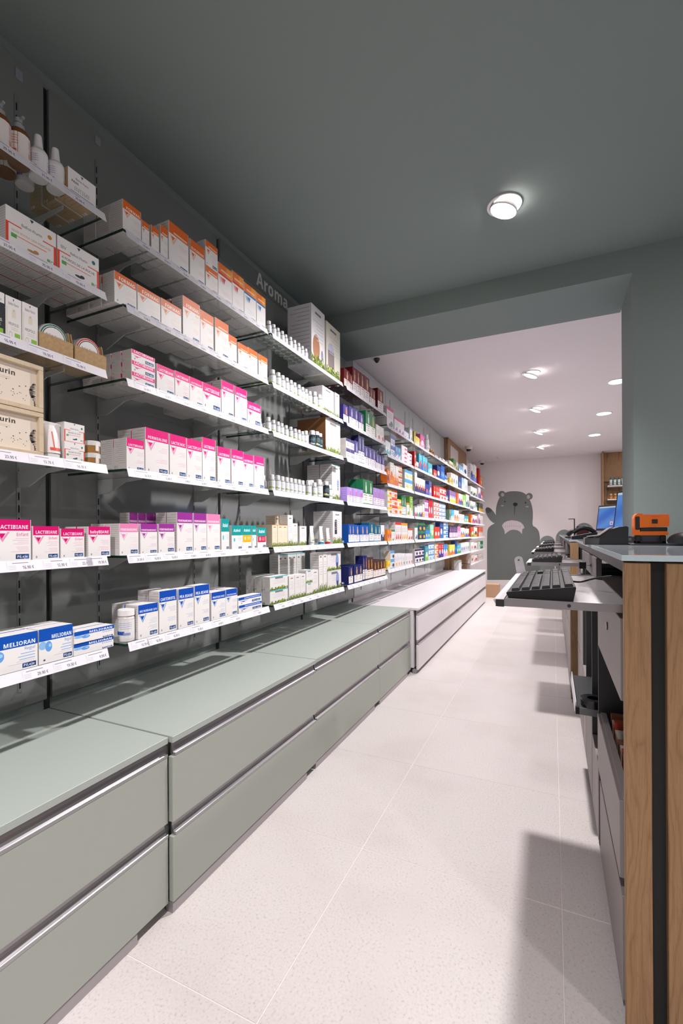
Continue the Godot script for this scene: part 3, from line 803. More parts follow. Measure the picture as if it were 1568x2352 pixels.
	phial_row(3, 0, [[617.7, 738], [628.4, 746], [637.9, 754.1], [648, 761.3], [656, 769.3], [666.8, 775], [676, 782.1], [685.5, 788.9], [693.9, 795.7], [702.1, 801.8]], 3)
	phial_row(3, 1, [[626.3, 850, "wide"], [638.8, 856.3], [648.7, 862.9], [658.2, 868.5], [667.8, 874], [676.1, 879.5], [686, 884.4], [694.3, 889.8], [702.3, 894.7], [711.2, 899.4], [722.5, 894.7], [733.3, 899.7]], 3)
	phial_row(3, 2, [[616.4, 960.7, "wide"], [628, 965.2], [638.3, 969], [647, 972.7], [657, 977.3], [667.8, 981], [677.7, 985.1], [686.4, 987.9], [694.3, 991.2], [702.6, 990], [717.5, 989.3, "dark wide"], [727.8, 991.7, "dark"], [735, 996, "dark"]], 3)
	phial_row(3, 3, [[624.7, 1090.4, "wide"], [637.9, 1092], [647.9, 1094.6], [658.2, 1096.7], [667.5, 1098.4], [676.9, 1100.4], [686, 1102], [694.7, 1104], [708.4, 1103.7, "wide"], [722.5, 1108.6], [733, 1102, "wide"], [749, 1106, "dark"], [757, 1114]], 2)

# key, first pixel, last pixel, top pixel, how many across, stacked, depth rows
func rows_of(bay: int, row: int, list: Array) -> void:
	var goods := []
	for e in list:
		goods.append([e[0], e[1], e[2] - 0.15, [e[1], e[3]], {"n": e[4] if e.size() > 4 else 1, "up": e[5] if e.size() > 5 else 1, "deep": e[6] if e.size() > 6 else 1, "d": e[7] if e.size() > 7 else 0.06}])
	stock(bay, row, goods)
func goods_far() -> void:
	var M := "d|#6d1820|#e8e3e2|#d9b98c"; var U := "d|#37307a|#e6e3ea|#b9b2dd"; var G := "d|#1d7045|#e6e6e2|#d8e0d2"; var L := "d|#a58bd6|#e9e5ec|#cf6b8a"
	var B := "d|#1450a8|#e8e8ee|#e0b070"; var T := "d|#155f80|#e6e8ea|#c9d8b0"; var N := "d|#1c2461|#e9e6e4|#e0a45a"; var W := "d|#4a2a20|#e6e0da|#d99a45"
	rows_of(4, 0, [[M, 790, 802.7, 844, 1, 1, 3], [M, 802.9, 810.2, 857, 1, 1, 2], [M, 810.4, 818.4, 841, 1, 1, 2], [M, 818.7, 836, 846.8, 2, 1, 2], [M, 836.5, 848.6, 860.8, 1, 1, 2], [M, 849, 862, 888, 2, 1], [M, 867.8, 880.5, 890, 1, 1]])
	rows_of(4, 1, [["d|#37307a|#e6e3ea|#e08a30", 789, 800.8, 927, 1, 1, 2], [U, 801.5, 812.3, 931, 1, 1, 2], [U, 812.3, 823.8, 936], [U, 823.9, 835, 945.6], [G, 839.7, 850.6, 941.8, 1, 1, 2], ["d|#1d7045|#e6e6e2|#e5a23c", 850.8, 862, 949.5], ["t|#e9e6e4|#e9e6e4|#d8452f", 864.6, 881.8, 973.7, 2]])
	rows_of(4, 2, [["f|#37307a|#e6e3ea|#b9b2dd", 795, 813.6, 1005, 2, 2, 2], [U, 813.8, 822.8, 1011], ["d|#27245e|#d9e2ea|#aebede", 823, 836.5, 998.6, 2], [U, 837, 862.7, 1022.8, 3], [U, 863.3, 883, 1040.7, 3]])
	rows_of(4, 3, [[L, 798, 834, 1118, 3, 1, 2], [G, 834.2, 857, 1099.8, 2, 1, 2], [L, 857.6, 873.5, 1119.5, 2], [L, 873.7, 883, 1124, 2]])
	rows_of(4, 4, [[B, 801, 814.8, 1203.7, 2, 1, 3], [B, 815, 847.8, 1205.6, 3, 1, 2], [T, 848, 858.7, 1200.7, 1, 1, 2], [T, 858.9, 874.6, 1206, 2], ["s|#e9e8ee|#262f5c|#c7c9da", 875, 883, 1206]])
	rows_of(4, 5, [[N, 801.5, 811.7, 1302, 1, 1, 3], [N, 813.5, 833.3, 1299, 2, 1, 2], [N, 834, 842.8, 1277, 2], [W, 843, 857, 1281.5, 2], [W, 857.5, 886, 1289, 4, 1, 2]])
	var P1 := "t|#c9457a|#e3dfe4|#2f9a86"; var P2 := "t|#d24a8a|#e4e0e6|#9a87c6"; var C1 := "s|#dfe9ee|#5fb6c8|#ffffff"; var BW := "t|#3d6fc0|#e4e6ec|#8fc0e2"
	rows_of(5, 0, [[P1, 888.7, 904, 931, 1, 1, 1, 0.12], [P2, 905.5, 928, 956, 3], [BW, 928.4, 939.4, 986.6, 2], ["t|#8fb6c0|#dfe3e4|#88a7c2", 940.9, 947, 981]])
	rows_of(5, 1, [[C1, 885.5, 897.3, 1010.5, 2, 1, 3], ["f|#4a66b8|#dfe0ea|#9fb4de", 897.5, 906.9, 999.5, 1, 2], ["s|#5f9fd2|#e3e6ea|#3c7fc0", 908, 920, 1024, 2], ["f|#e6e2e4|#eae6e8|#d0447f", 922, 935.4, 1021, 1, 4, 2], ["f|#e6e2e4|#eae6e8|#d0447f", 935.6, 946, 1038.8, 1, 3]])
	rows_of(5, 2, [["s|#e0722a|#d8551f|#3c3f7a", 889.5, 895.7, 1077], ["s|#ddd8d2|#e58a2c|#e0702a", 896, 904.8, 1060.8, 1, 1, 3], ["s|#e4e0dc|#dd6f3c|#f0b48c", 905, 915.4, 1068, 3], ["f|#b93b46|#dde0d2|#a9b84a", 915.6, 924, 1069, 1, 4], ["f|#4f9fd6|#e2e6ea|#f0cf4a", 930, 947.5, 1077, 2, 2]])
	rows_of(5, 3, [["f|#eec52e|#e6e3e2|#e2742e", 890, 899.8, 1122.7, 1, 4, 2], ["f|#e0502f|#e6e3e2|#e2742e", 900, 912.6, 1124, 1, 3], ["f|#eec52e|#e6e3e2|#e2742e", 912.8, 921.8, 1146, 1, 2], [G, 922, 933, 1138, 2], ["t|#e58a2c|#dfe2d6|#7db04a", 933.5, 940.4, 1154], ["s|#7db04a|#e0e6da|#a8cc7c", 940.6, 947.6, 1140]])
	rows_of(5, 4, [["s|#e58326|#e8b070|#b3478e", 890, 899, 1216, 2], ["t|#2f8a4c|#e6e4e2|#d8d6d2", 899.2, 907.2, 1217], ["t|#d5302c|#e6e2e4|#dd5f32", 907.4, 922, 1198.7, 3], ["t|#ec9a24|#e6e2e4|#eeb23c", 922.4, 936, 1201, 3], ["t|#dd4f2c|#e6e2e4|#d8442c", 936.4, 947.8, 1214, 2]])
	rows_of(5, 5, [["s|#e8c63c|#e2e2e6|#ee9a2a", 890, 897, 1288], ["f|#5aa0d2|#e2e2e6|#46484f", 897.2, 906, 1265.5, 1, 2], ["t|#e2e0e2|#dfdde2|#e2a23a", 907, 924, 1272.7, 3], ["t|#e2e0e2|#dfdde2|#7aa08a", 924.2, 936, 1272.7, 2], ["t|#e2e0e2|#dfdde2|#d8706a", 936.2, 947.8, 1272.7, 2]])
	rows_of(6, 0, [["s|#b8a92e|#d6c45c|#efe3a4", 951, 954.5, 990], ["s|#d8c24c|#e6d98a|#f2ebc4", 955, 964.6, 1001, 3], ["s|#d05a9c|#e2a2c8|#f0e4ee", 965, 974.8, 995.7]])
	rows_of(6, 1, [["s|#c8242a|#d8413a|#f0e2e0", 951.5, 955.7, 1036, 1, 2, 3], ["s|#e6e2e2|#d8413a|#f0a090", 956, 961.6, 1060], ["s|#3aaecb|#4b63a8|#d8413a", 962, 969.4, 1041.6], ["s|#3aaecb|#3a86c0|#e04a4a", 970, 982, 1045.5, 2], ["s|#44b0c4|#7cc8d2|#e6eef0", 983, 992.5, 1061.7]])
	rows_of(6, 2, [["s|#e6e0e0|#222a63|#f0c4b4", 952.5, 958, 1080, 1, 1, 2], ["s|#e8e4e4|#222a63|#e86a4a", 958.2, 976.8, 1096, 4], ["s|#2a3f94|#4a5fb8|#e8653c", 977.9, 985, 1111], ["s|#49508e|#8a90c4|#dfe0ee", 985.5, 991.6, 1104]])
	rows_of(6, 3, [["s|#eae4e8|#c8327e|#f0d0e0", 952.6, 958, 1164.5], ["s|#eae4e8|#3a9a74|#f0e4ea", 958.2, 964, 1162], ["s|#eae4e8|#5c2f86|#f0d0e0", 964.2, 969.7, 1161], ["s|#e8e2de|#ee9a3a|#f0d8b8", 970, 974.6, 1158], ["f|#a04a9a|#e6dce6|#c890c4", 975, 984, 1147, 3, 2], ["s|#b8202a|#d8404a|#e8d8d8", 984.5, 994, 1146, 2, 1]])
	rows_of(6, 4, [["t|#2f7a50|#e2e4e2|#4a78c0", 952, 958.8, 1207], ["f|#2c7a4a|#24335c|#e8b03a", 959.5, 976.3, 1201, 2, 2], ["s|#2f7fd0|#3f9ae0|#f0d040", 977, 987.3, 1218, 2], ["s|#8fd0b0|#5fb890|#e8e6a0", 987.5, 996, 1204.8]])
	rows_of(6, 5, [["f|#2a1f52|#e6e2ea|#1c1a24", 953, 973, 1262, 3, 2], ["s|#3f8fb0|#8fc05a|#dfe8d0", 976, 983.8, 1255], ["f|#5a8fd0|#e6e6ec|#6fb6dc", 984, 996.7, 1249, 2, 3]])
	rows_of(7, 0, [["t|#e0b0a0|#dedcda|#d89070", 1000, 1006, 1044], ["s|#d8d4d0|#e0a8b0|#c8c4c8", 1009, 1014, 1050], ["s|#dcd8d4|#d8746a|#8a7f5c", 1016, 1022, 1053], ["s|#e0ddda|#e0a070|#b0c090", 1023, 1028, 1059]])
	rows_of(7, 1, [["s|#dd3f3a|#e85f5a|#f0d0c8", 996, 1003.4, 1077.5, 2], ["s|#123a80|#1d4fa4|#dde6f0", 1003.6, 1012.3, 1068], ["s|#1d55b0|#3a6fc4|#7fb0e0", 1012.5, 1021, 1068, 2], ["s|#3a6fc4|#dfe4ee|#2a4f9a", 1021.3, 1027.8, 1090, 2]])
	rows_of(7, 2, [["s|#d0281f|#c81f1a|#f0d8d0", 996, 1009.7, 1115, 3], ["f|#d8342a|#e8e2e0|#e04a40", 1010, 1024, 1118, 2, 2], ["f|#3a8fd0|#e6e2ea|#c05090", 1024.2, 1029, 1138]])
	rows_of(7, 3, [["f|#e07a70|#e6e2e4|#d8605a", 996.5, 1008.7, 1151.7, 2, 4], ["f|#6a8fc8|#e6e4ea|#8aa6d4", 1009, 1023, 1156, 2, 4]])
	rows_of(7, 4, [["s|#dc3a2c|#e0503f|#f0dcd8", 997, 1010.4, 1210, 2], ["s|#1b4a94|#3f78bc|#e8e4e4", 1010.6, 1018, 1199], ["f|#2f86d0|#e4e6ec|#2f86d0", 1019, 1029, 1196.7, 1, 4]])
	rows_of(7, 5, [["f|#e8862c|#e6e0dc|#d84a2a", 999, 1006.8, 1250, 1, 3], ["s|#c82c34|#2f3f94|#e8e2ea", 1007, 1018, 1250, 2], ["s|#2f86d0|#dfa0c0|#e8e6ee", 1018.2, 1027.8, 1250.8, 2]])
	rows_of(8, 0, [["s|#e2dcd6|#e0904a|#8fae5a", 1032, 1041, 1057, 3], ["s|#3f8a2f|#e6e2da|#7fb04a", 1041.2, 1047, 1053], ["s|#e6e0da|#5f9f4a|#e8b070", 1047.2, 1052.7, 1060], ["s|#6ab0e0|#dfe6ee|#e8eef4", 1053.7, 1063.8, 1066, 2], ["s|#e6e4e6|#d8dce2|#20356a", 1064, 1073.5, 1064]])
	rows_of(8, 1, [["s|#e8cc4c|#f0e2b0|#3a7f9a", 1032.5, 1035.5, 1096], ["s|#e4dcda|#f0b03a|#e87a3a", 1035.7, 1040.4, 1085], ["s|#dfe6ea|#c8dce6|#7aa0b8", 1041, 1051.8, 1087, 2], ["s|#34477f|#4a5f9a|#7a8fc0", 1053, 1059.8, 1094], ["s|#8fbce0|#c4d8e8|#e8eef2", 1060, 1066.4, 1096], ["s|#e2dce2|#e4b8c8|#9fc0e0", 1066.6, 1074, 1098]])
	rows_of(8, 2, [["s|#7f65a8|#c0cc5a|#e8e4ea", 1032, 1047, 1125, 4], ["s|#e0561f|#e86f3a|#e86f3a", 1048.5, 1052.5, 1131], ["s|#e6e6ea|#2f5a9a|#c02f3a", 1054, 1062.8, 1133, 2], ["s|#7fc04a|#a8d880|#e6eede", 1063, 1069.8, 1136], ["s|#e6e6e6|#3f6f8f|#8a8f94", 1070, 1077, 1135]])
	rows_of(8, 3, [["s|#6f8f7a|#9ab0a0|#4a6050", 1032, 1036.4, 1170, 1], ["s|#3f9ad8|#dfe4ec|#7fc0e8", 1036.6, 1043, 1170], ["s|#e6e2e0|#e8a47a|#d86a5a", 1043.2, 1053.6, 1171, 2], ["s|#e2dee2|#dcd8de|#c8a8b0", 1054, 1066, 1180, 3], ["s|#2f9ab0|#8fc47a|#e0e6da", 1066.3, 1075.7, 1184, 2]])
	rows_of(8, 4, [["d|#3a2660|#dcd0e4|#e0b0d0", 1032, 1050.6, 1208, 5], ["s|#e07fb0|#e8b8d0|#f0e0ea", 1051, 1057.3, 1209, 2], ["s|#e4e0de|#e8962c|#4f86c8", 1057.6, 1067, 1212, 2], ["s|#e6e4e8|#3f66b8|#e0b84a", 1067.2, 1077, 1214, 2]])
	rows_of(8, 5, [["s|#e8d24a|#e86a3a|#e6e0d8", 1032, 1045, 1252, 2], ["s|#0f3f8f|#1f5fb8|#3fa0d8", 1045.3, 1049.8, 1243], ["s|#3fb0c8|#4fa84a|#e6eef0", 1050, 1058.3, 1252, 2], ["s|#e4e2e8|#c8c0d8|#7a6fb0", 1058.6, 1068, 1248, 2], ["s|#e4e2e4|#cfd4d8|#8f9aa0", 1068.2, 1077, 1246, 2]])
	rows_of(9, 0, [["s|#e6e6ea|#2f5fc8|#1c2f6a", 1081, 1087.6, 1064], ["s|#e8e6e6|#3f6fd0|#e8c040", 1087.9, 1094, 1066]])
	rows_of(9, 1, [["s|#e4e6ea|#1c4a70|#d8c070", 1081, 1089, 1116], ["s|#e4e6ea|#1c4a70|#d8c070", 1089.2, 1094.6, 1120]])
	rows_of(9, 2, [["s|#e4e8e0|#3f4fa8|#7fc04a", 1081, 1087, 1150], ["s|#e6e4ea|#d8d4de|#8a86a0", 1087.5, 1092, 1152], ["s|#3f7a5a|#d8dcd8|#a0c0a8", 1092.2, 1096, 1155]])
	rows_of(9, 3, [["s|#e0662c|#e8a04a|#e8d8b0", 1081, 1084.6, 1181], ["s|#e8e0dc|#c8305a|#4a5fc0", 1084.8, 1090, 1182], ["s|#e2dee2|#8a6fa0|#c83a6a", 1090.2, 1096, 1184]])
	rows_of(9, 4, [["s|#d04a2a|#8fa84a|#e8e0d8", 1081, 1088, 1210], ["s|#e4e0da|#d8a03a|#3f4f5a", 1088.2, 1096, 1211]])
	rows_of(9, 5, [["s|#e4e4e4|#d0d8d0|#c8a0a8", 1081, 1088, 1246], ["s|#e2e6e0|#c8d8c0|#b04a6a", 1088.2, 1096, 1247]])
	rows_of(9, 6, [["s|#d8c4c0|#e6e2e2|#8f7f78", 1082, 1089, 1276], ["s|#e6e2e4|#e0a070|#c83a6a", 1089.2, 1096, 1277]])
	rows_of(10, 0, [["s|#b0181c|#c8242a|#8a1014", 1099, 1102.5, 1075], ["s|#d8862c|#d86a4a|#e6c8a0", 1103, 1108, 1092]])
	rows_of(10, 1, [["s|#e4e2ea|#4a3f8f|#8f86c0", 1099, 1104, 1118], ["s|#c84a4a|#e0a8a0|#e6d8d4", 1104.3, 1109, 1128]])
	rows_of(10, 2, [["s|#3a3a38|#d8a83a|#6a6a60", 1099, 1108.8, 1154, 3]])
	rows_of(10, 3, [["s|#e2d8e0|#7a6f9a|#c86a8a", 1099, 1103, 1180], ["s|#e4e0e2|#d8d0d6|#e0c8b0", 1103.2, 1109, 1184, 2]])
	rows_of(10, 4, [["s|#dd5a34|#e4dcd8|#d8c0b0", 1099, 1109, 1210, 3]])
	rows_of(10, 5, [["s|#dfe4e0|#e6e6e6|#b8c8c0", 1099, 1103, 1244], ["s|#1f7a4c|#2f8a5c|#dfe8e0", 1103.2, 1109, 1243, 2]])
	rows_of(10, 6, [["s|#d8ccc8|#e4dede|#c89a9a", 1099, 1108.6, 1274, 3]])

# ---------------------------------------------------------------- the room
var paint: StandardMaterial3D
var white_paint: StandardMaterial3D
var oak: StandardMaterial3D
var alu: StandardMaterial3D
func slab(called: String, m: Material, lo: Vector3, hi: Vector3) -> MeshInstance3D:
	var st := mb()
	box(st, lo, hi)
	return struct(called, st, m)
func room() -> void:
	paint = hexa("#7e8986", 0.75, 0.0, 0.35)
	white_paint = hexa("#e3dcdd", 0.85, 0.0, 0.3)
	# floor: pale grout bed with separate stone tiles of 62.75 cm
	var stone := StandardMaterial3D.new()
	stone.albedo_texture = noise_tex(0.09, [[0.0, Color("#a39c99")], [0.27, Color("#c6c1bf")], [0.36, Color("#cdc8c6")], [0.66, Color("#d0cbc9")], [1.0, Color("#d4d0ce")]], 1024, 5, 3)
	stone.detail_enabled = true
	stone.detail_blend_mode = BaseMaterial3D.BLEND_MODE_MUL
	stone.detail_albedo = noise_tex(0.012, [[0.0, Color("#f6f3f2")], [0.5, Color("#fdfcfc")], [1.0, Color("#ffffff")]], 512, 4, 9)
	stone.detail_uv_layer = BaseMaterial3D.DETAIL_UV_2
	stone.uv1_triplanar = true; stone.uv1_world_triplanar = true
	stone.uv1_scale = Vector3(1.15, 1.15, 1.15)
	stone.uv2_triplanar = true; stone.uv2_world_triplanar = true
	stone.uv2_scale = Vector3(0.31, 0.31, 0.31)
	stone.roughness = 0.42
	var fl := slab("floor", hexa("#e4dedb", 0.8), Vector3(-1.7, -0.08, -10.1), Vector3(4.1, -0.0012, 2.6))
	var size := 0.6275
	var tile_mesh: Mesh
	for i in range(-3, 7):
		for j in range(-15, 6):
			var x0 := maxf(0.019 + size * i, -1.56)
			var x1 := minf(0.019 + size * (i + 1), 4.0)
			var z0 := maxf(-0.843 + size * (j - 1), -10.05)
			var z1 := minf(-0.843 + size * j, 2.5)
			if x1 - x0 < 0.02 or z1 - z0 < 0.02: continue
			var whole := x1 - x0 > size - 0.001 and z1 - z0 > size - 0.001
			var m: Mesh = tile_mesh
			if m == null or not whole:
				var st := mb()
				cbox(st, Vector3(-(x1 - x0) / 2 + 0.0011, -0.008, -(z1 - z0) / 2 + 0.0011), Vector3((x1 - x0) / 2 - 0.0011, 0.0, (z1 - z0) / 2 - 0.0011), 0.0007)
				m = st.commit()
				if whole: tile_mesh = m
			var t := obj("floor_tile", m, stone, fl)
			t.position = Vector3((x0 + x1) / 2, 0, (z0 + z1) / 2)
	slab("ceiling", paint, Vector3(-1.7, 2.67, -3.46), Vector3(4.1, 2.78, 2.6))
	slab("ceiling", white_paint, Vector3(-1.7, 2.60, -10.15), Vector3(4.1, 2.78, -3.46))
	slab("lintel", paint, Vector3(-1.56, 2.53, -3.46), Vector3(0.41, 2.67, -2.96))
	slab("pillar", paint, Vector3(0.41, 0.0, -3.41), Vector3(4.0, 2.67, -2.96))
	var wl := slab("wall_left", paint, Vector3(-1.70, -0.05, -3.5), Vector3(-1.56, 2.7, 2.6))
	var wf := slab("wall_left", white_paint, Vector3(-1.70, -0.05, -10.15), Vector3(-1.56, 2.7, -3.5))
	slab("wall_back", white_paint, Vector3(-1.6, -0.05, -10.2), Vector3(4.1, 2.7, -10.05))
	slab("wall_right", white_paint, Vector3(4.0, -0.05, -10.15), Vector3(4.12, 2.7, 2.6))
	slab("wall_front", white_paint, Vector3(-1.6, -0.05, 2.5), Vector3(4.1, 2.7, 2.62))
	slab("baseboard_back", hexa("#dfdada", 0.5), Vector3(-1.55, 0.0, -10.05), Vector3(4.0, 0.095, -10.035))
	# wall panels: dark lacquered ones near, white glass ones beyond the lintel
	var dark := hexa("#797c7b", 0.18, 0.0, 0.5)
	var pale := hexa("#bcc1c1", 0.08, 0.0, 0.5)
	var joints := [2.4, 1.59, 0.735, -0.121, -0.978, -1.845, -2.711, -3.575, -4.41, -5.26, -6.11, -6.955, -7.19]
	for i in joints.size() - 1:
		var far: bool = joints[i] < -3.5
		var g := 0.0035 if far else 0.009
		var st := mb()
		cbox(st, Vector3(-1.559, 0.55, joints[i + 1] + g), Vector3(WALL_X, 2.583 if far else 2.615, joints[i] - g), 0.0015)
		obj("wall_panel", st, pale if far else dark, wf if far else wl)
		if not far:
			part("joint_strip", wl, hexa("#16211e", 0.4), Vector3(-1.559, 0.5, joints[i + 1] - 0.008), Vector3(-1.553, 2.615, joints[i + 1] + 0.008))
	# slotted uprights let into the panels
	for b in range(1, 9):
		for z in bracket_spots(b):
			var u := thing("slotted_upright", "slotted steel upright let into wall panel of the " + BAY_NAME[b], "shelf upright", Vector3(WALL_X, 0.6, z), "slotted uprights in the wall panels")
			part("strip", u, hexa("#8d8f90", 0.4, 0.6), Vector3(0.0003, 0, -0.006), Vector3(0.0018, 1.9, 0.006))
			var s := mb()
			for k in 47: box(s, Vector3(0.0016, 0.012 + k * 0.04, -0.0022), Vector3(0.0021, 0.036 + k * 0.04, 0.0022))
			obj("slots", s, hexa("#0d0e0e", 0.8), u).set_meta("kind", "stuff")
	# header sign of the Aroma bay and the blank plates on its neighbours
	var hd := thing("header_sign", "dark header board lettered Aroma above the phials", "sign", Vector3(WALL_X, 2.33, -1.856))
	part("board", hd, hexa("#6d7371", 0.22), Vector3(0.0002, 0.19, -0.842), Vector3(0.004, 0.288, 0.0), 0.001)
	var tm := TextMesh.new()
	tm.text = "Aroma"
	tm.font = font_bold
	tm.font_size = 64
	tm.pixel_size = 0.00168
	tm.depth = 0.0015
	tm.horizontal_alignment = HORIZONTAL_ALIGNMENT_LEFT
	var lt := obj("lettering", tm, hexa("#c9cccb", 0.5), hd)
	var p0 := onx(588, 640, WALL_X + 0.008)
	lt.rotation.y = PI / 2
	lt.position = Vector3(0.0055, 2.572 - 2.33, -2.17 + 1.856)
	for e in [[43, 172, "honey bay"], [224, 325, "pink carton bay"]]:
		var p := onx(e[0], e[1], WALL_X)
		var st := mb()
		cbox(st, Vector3(0, -0.016, -0.011), Vector3(0.003, 0.016, 0.011), 0.0006)
		var q := obj("sign_plate", st, hexa("#8b8d96", 0.4))
		q.position = Vector3(p.x + 0.0003, p.y, p.z)
		tag(q, "small blank grey sign plate high on panel of the " + e[2], "sign plate")
	# oak cladding at the far end of the shelf wall
	for e in [[-7.19, -8.0], [-8.0, -8.87]]:
		var st := mb()
		cbox(st, Vector3(-1.559, 0.0, e[1] + 0.002), Vector3(-1.475, 2.598, e[0] - 0.002), 0.0015)
		obj("oak_panel", st, oak, wf)
	var sg := mb()
	cbox(sg, Vector3(-1.4745, 2.24, -7.97), Vector3(-1.467, 2.50, -7.33), 0.001)
	var sb := obj("sign_board", sg, hexa("#cfc6c4", 0.5))
	tag(sb, "blank pale sign board fixed to the oak cladding", "sign")

# ---------------------------------------------------------------- lamps
func ring(st: SurfaceTool, r0: float, r1: float, y0: float, y1: float) -> void:
	lathe(st, [[r0, y0], [r1 * 0.985, y0], [r1, (y0 + y1) / 2], [r1, y1], [r0, y1], [r0, y0]], 32)
func spotlight(at: Vector3, aim: Vector3, energy: float, angle: float, r: float, label: String, c := Color(1.0, 0.972, 0.968)) -> void:
	var t := thing("ceiling_spotlight", label, "light", at, "adjustable spotlights in the ceiling")
	var st := mb()
	ring(st, r * 0.84, r, -0.006, -0.0005)
	obj("trim_ring", st, hexa("#e4e2e1", 0.45), t)
	var b := mb()
	lathe(b, [[0.0, -0.0008], [r * 0.86, -0.0006], [r * 0.86, -0.0005]], 24)
	obj("recess", b, hexa("#bdb9b6", 0.5), t)
	var dir := (aim - at).normalized()
	var tilt := Basis(Quaternion(Vector3.DOWN, dir))
	var mid := Vector3(0, -0.026, 0) - Vector3(dir.x, 0, dir.z) * -0.012
	var d := mb()
	lathe(d, [[r * 0.76, -0.0045], [r * 0.80, 0.0], [r * 0.74, 0.012]], 24, mid, tilt)
	obj("lamp_rim", d, hexa("#d9d7d5", 0.4), t)
	var e := mb()
	lathe(e, [[0.0, -0.004], [r * 0.76, -0.004], [r * 0.76, -0.003], [0.0, -0.003]], 24, mid, tilt)
	obj("lamp_lens", e, glow(c, 14.0), t)
	var l := SpotLight3D.new()
	l.name = "spot_lamp"
	l.light_color = c
	l.light_energy = energy
	l.spot_angle = angle
	l.spot_angle_attenuation = 0.9
	l.spot_range = 14.0
	l.spot_attenuation = 2.0
	l.light_size = r * 0.62
	l.shadow_enabled = true
	t.add_child(l)
	l.position = mid + dir * 0.012
	l.basis = Basis.looking_at(dir, Vector3.FORWARD)
func downlight(at: Vector3, energy: float, r: float, label: String, c := Color(1.0, 0.972, 0.972)) -> void:
	var t := thing("round_downlight", label, "light", at, "round downlights in the ceiling")
	var st := mb()
	ring(st, r * 0.9, r, -0.008, -0.0005)
	obj("trim_ring", st, hexa("#e6e4e3", 0.45), t)
	var e := mb()
	lathe(e, [[0.0, -0.005], [r * 0.9, -0.005], [r * 0.9, -0.001], [0.0, -0.001]], 32)
	obj("lamp_lens", e, glow(c, 9.0), t)
	var l := AreaLight3D.new()
	l.name = "panel_lamp"
	l.light_color = c
	l.light_energy = energy
	l.area_size = Vector2(r * 1.55, r * 1.55)
	l.area_range = 14.0
	l.area_attenuation = 2.0
	l.shadow_enabled = true
	t.add_child(l)
	l.position = Vector3(0, -0.012, 0)
	l.rotation.x = -PI / 2
func lamps() -> void:
	for z in [-2.31, 0.65]:
		spotlight(Vector3(-0.2, 2.67, z), Vector3(-0.85, 0.6, z), 5.4, 62.0, 0.08, "white gimbal spotlight in green ceiling, %s from the lintel" % ("first" if z < 0 else "second"))
	for z in [-1.7, 0.3]:
		downlight(Vector3(1.9, 2.67, z), 2.4, 0.1, "round downlight in green ceiling over the counters, %s from the pillar" % ("first" if z < 0 else "second"))
	var i := 0
	for z in [-4.64, -5.99, -7.38, -8.68]:
		spotlight(Vector3(-0.174, 2.60, z), Vector3(-1.0, 0.6, z - 0.05), 2.9, 55.0, 0.08, "white gimbal spotlight in white ceiling, %s from the lintel" % ORD[i])
		i += 1
	i = 0
	for z in [-5.27, -6.62, -8.02]:
		downlight(Vector3(0.6, 2.60, z), 1.3, 0.09, "round downlight in white ceiling over the far counters, %s from the lintel" % ORD[i])
		i += 1
	i = 0
	for z in [-4.6, -6.6, -8.6]:  # out of view, added for ambient light in the white room
		downlight(Vector3(2.3, 2.60, z), 1.7, 0.11, "added unseen downlight in white ceiling of the sales floor, %s from the lintel" % ORD[i])
		i += 1

# ---------------------------------------------------------------- drawer cabinets under the shelves
func cabinet(z0: float, z1: float, xf: float, front: Material, top: Material, label: String, cut: float, white := false) -> void:
	var t := thing("drawer_cabinet", label, "cabinet", Vector3(xf, 0, (z0 + z1) / 2), "drawer cabinets below the shelves")
	var hw := (z0 - z1) / 2
	var back := -1.555 - xf
	part("carcass", t, front, Vector3(back, 0.042, -hw + 0.004), Vector3(-0.04, 0.493, hw - 0.004))
	part("top_panel", t, top, Vector3(back, 0.494, -hw + 0.001), Vector3(0.0, 0.513, hw - 0.001), 0.0012)
	for k in 2:
		var y1: float = [0.4535, 0.2215][k]
		var y0: float = [0.263, 0.0315][k]
		var f := part("drawer_front", t, front, Vector3(-0.019, y0, -hw + 0.0015), Vector3(-0.002, y1 - 0.0006, hw - 0.0015), 0.001)
		# grip: folded aluminium lip with a curved channel behind it
		var g := mb()
		var pts := [[-0.0015, y1], [-0.0015, y1 + 0.0085], [-0.0035, y1 + 0.0100]]
		for q in 7:
			var a := PI * 0.5 * q / 6.0
			pts.append([-0.005 - 0.013 * sin(a), y1 + 0.0395 - 0.034 * cos(a)])
		pts.append([-0.021, y1 + 0.0395]); pts.append([-0.021, y1])
		prism(g, pts, -hw + (0.001 if not white else 0.02), hw - 0.012, 2)
		obj("grip_rail", g, alu, f)
	var p := mb()
	prism(p, [[-0.03, 0.0005], [-0.004, 0.0005], [-0.0025, 0.006], [-0.0025, 0.026], [-0.005, 0.0305], [-0.03, 0.0305]] if not white else [[-0.05, 0.0005], [-0.022, 0.0005], [-0.022, 0.0305], [-0.05, 0.0305]], -hw + cut, hw, 2)
	obj("plinth", p, hexa("#a5a1a3", 0.35, 0.55) if not white else hexa("#8f8d8f", 0.5), t)
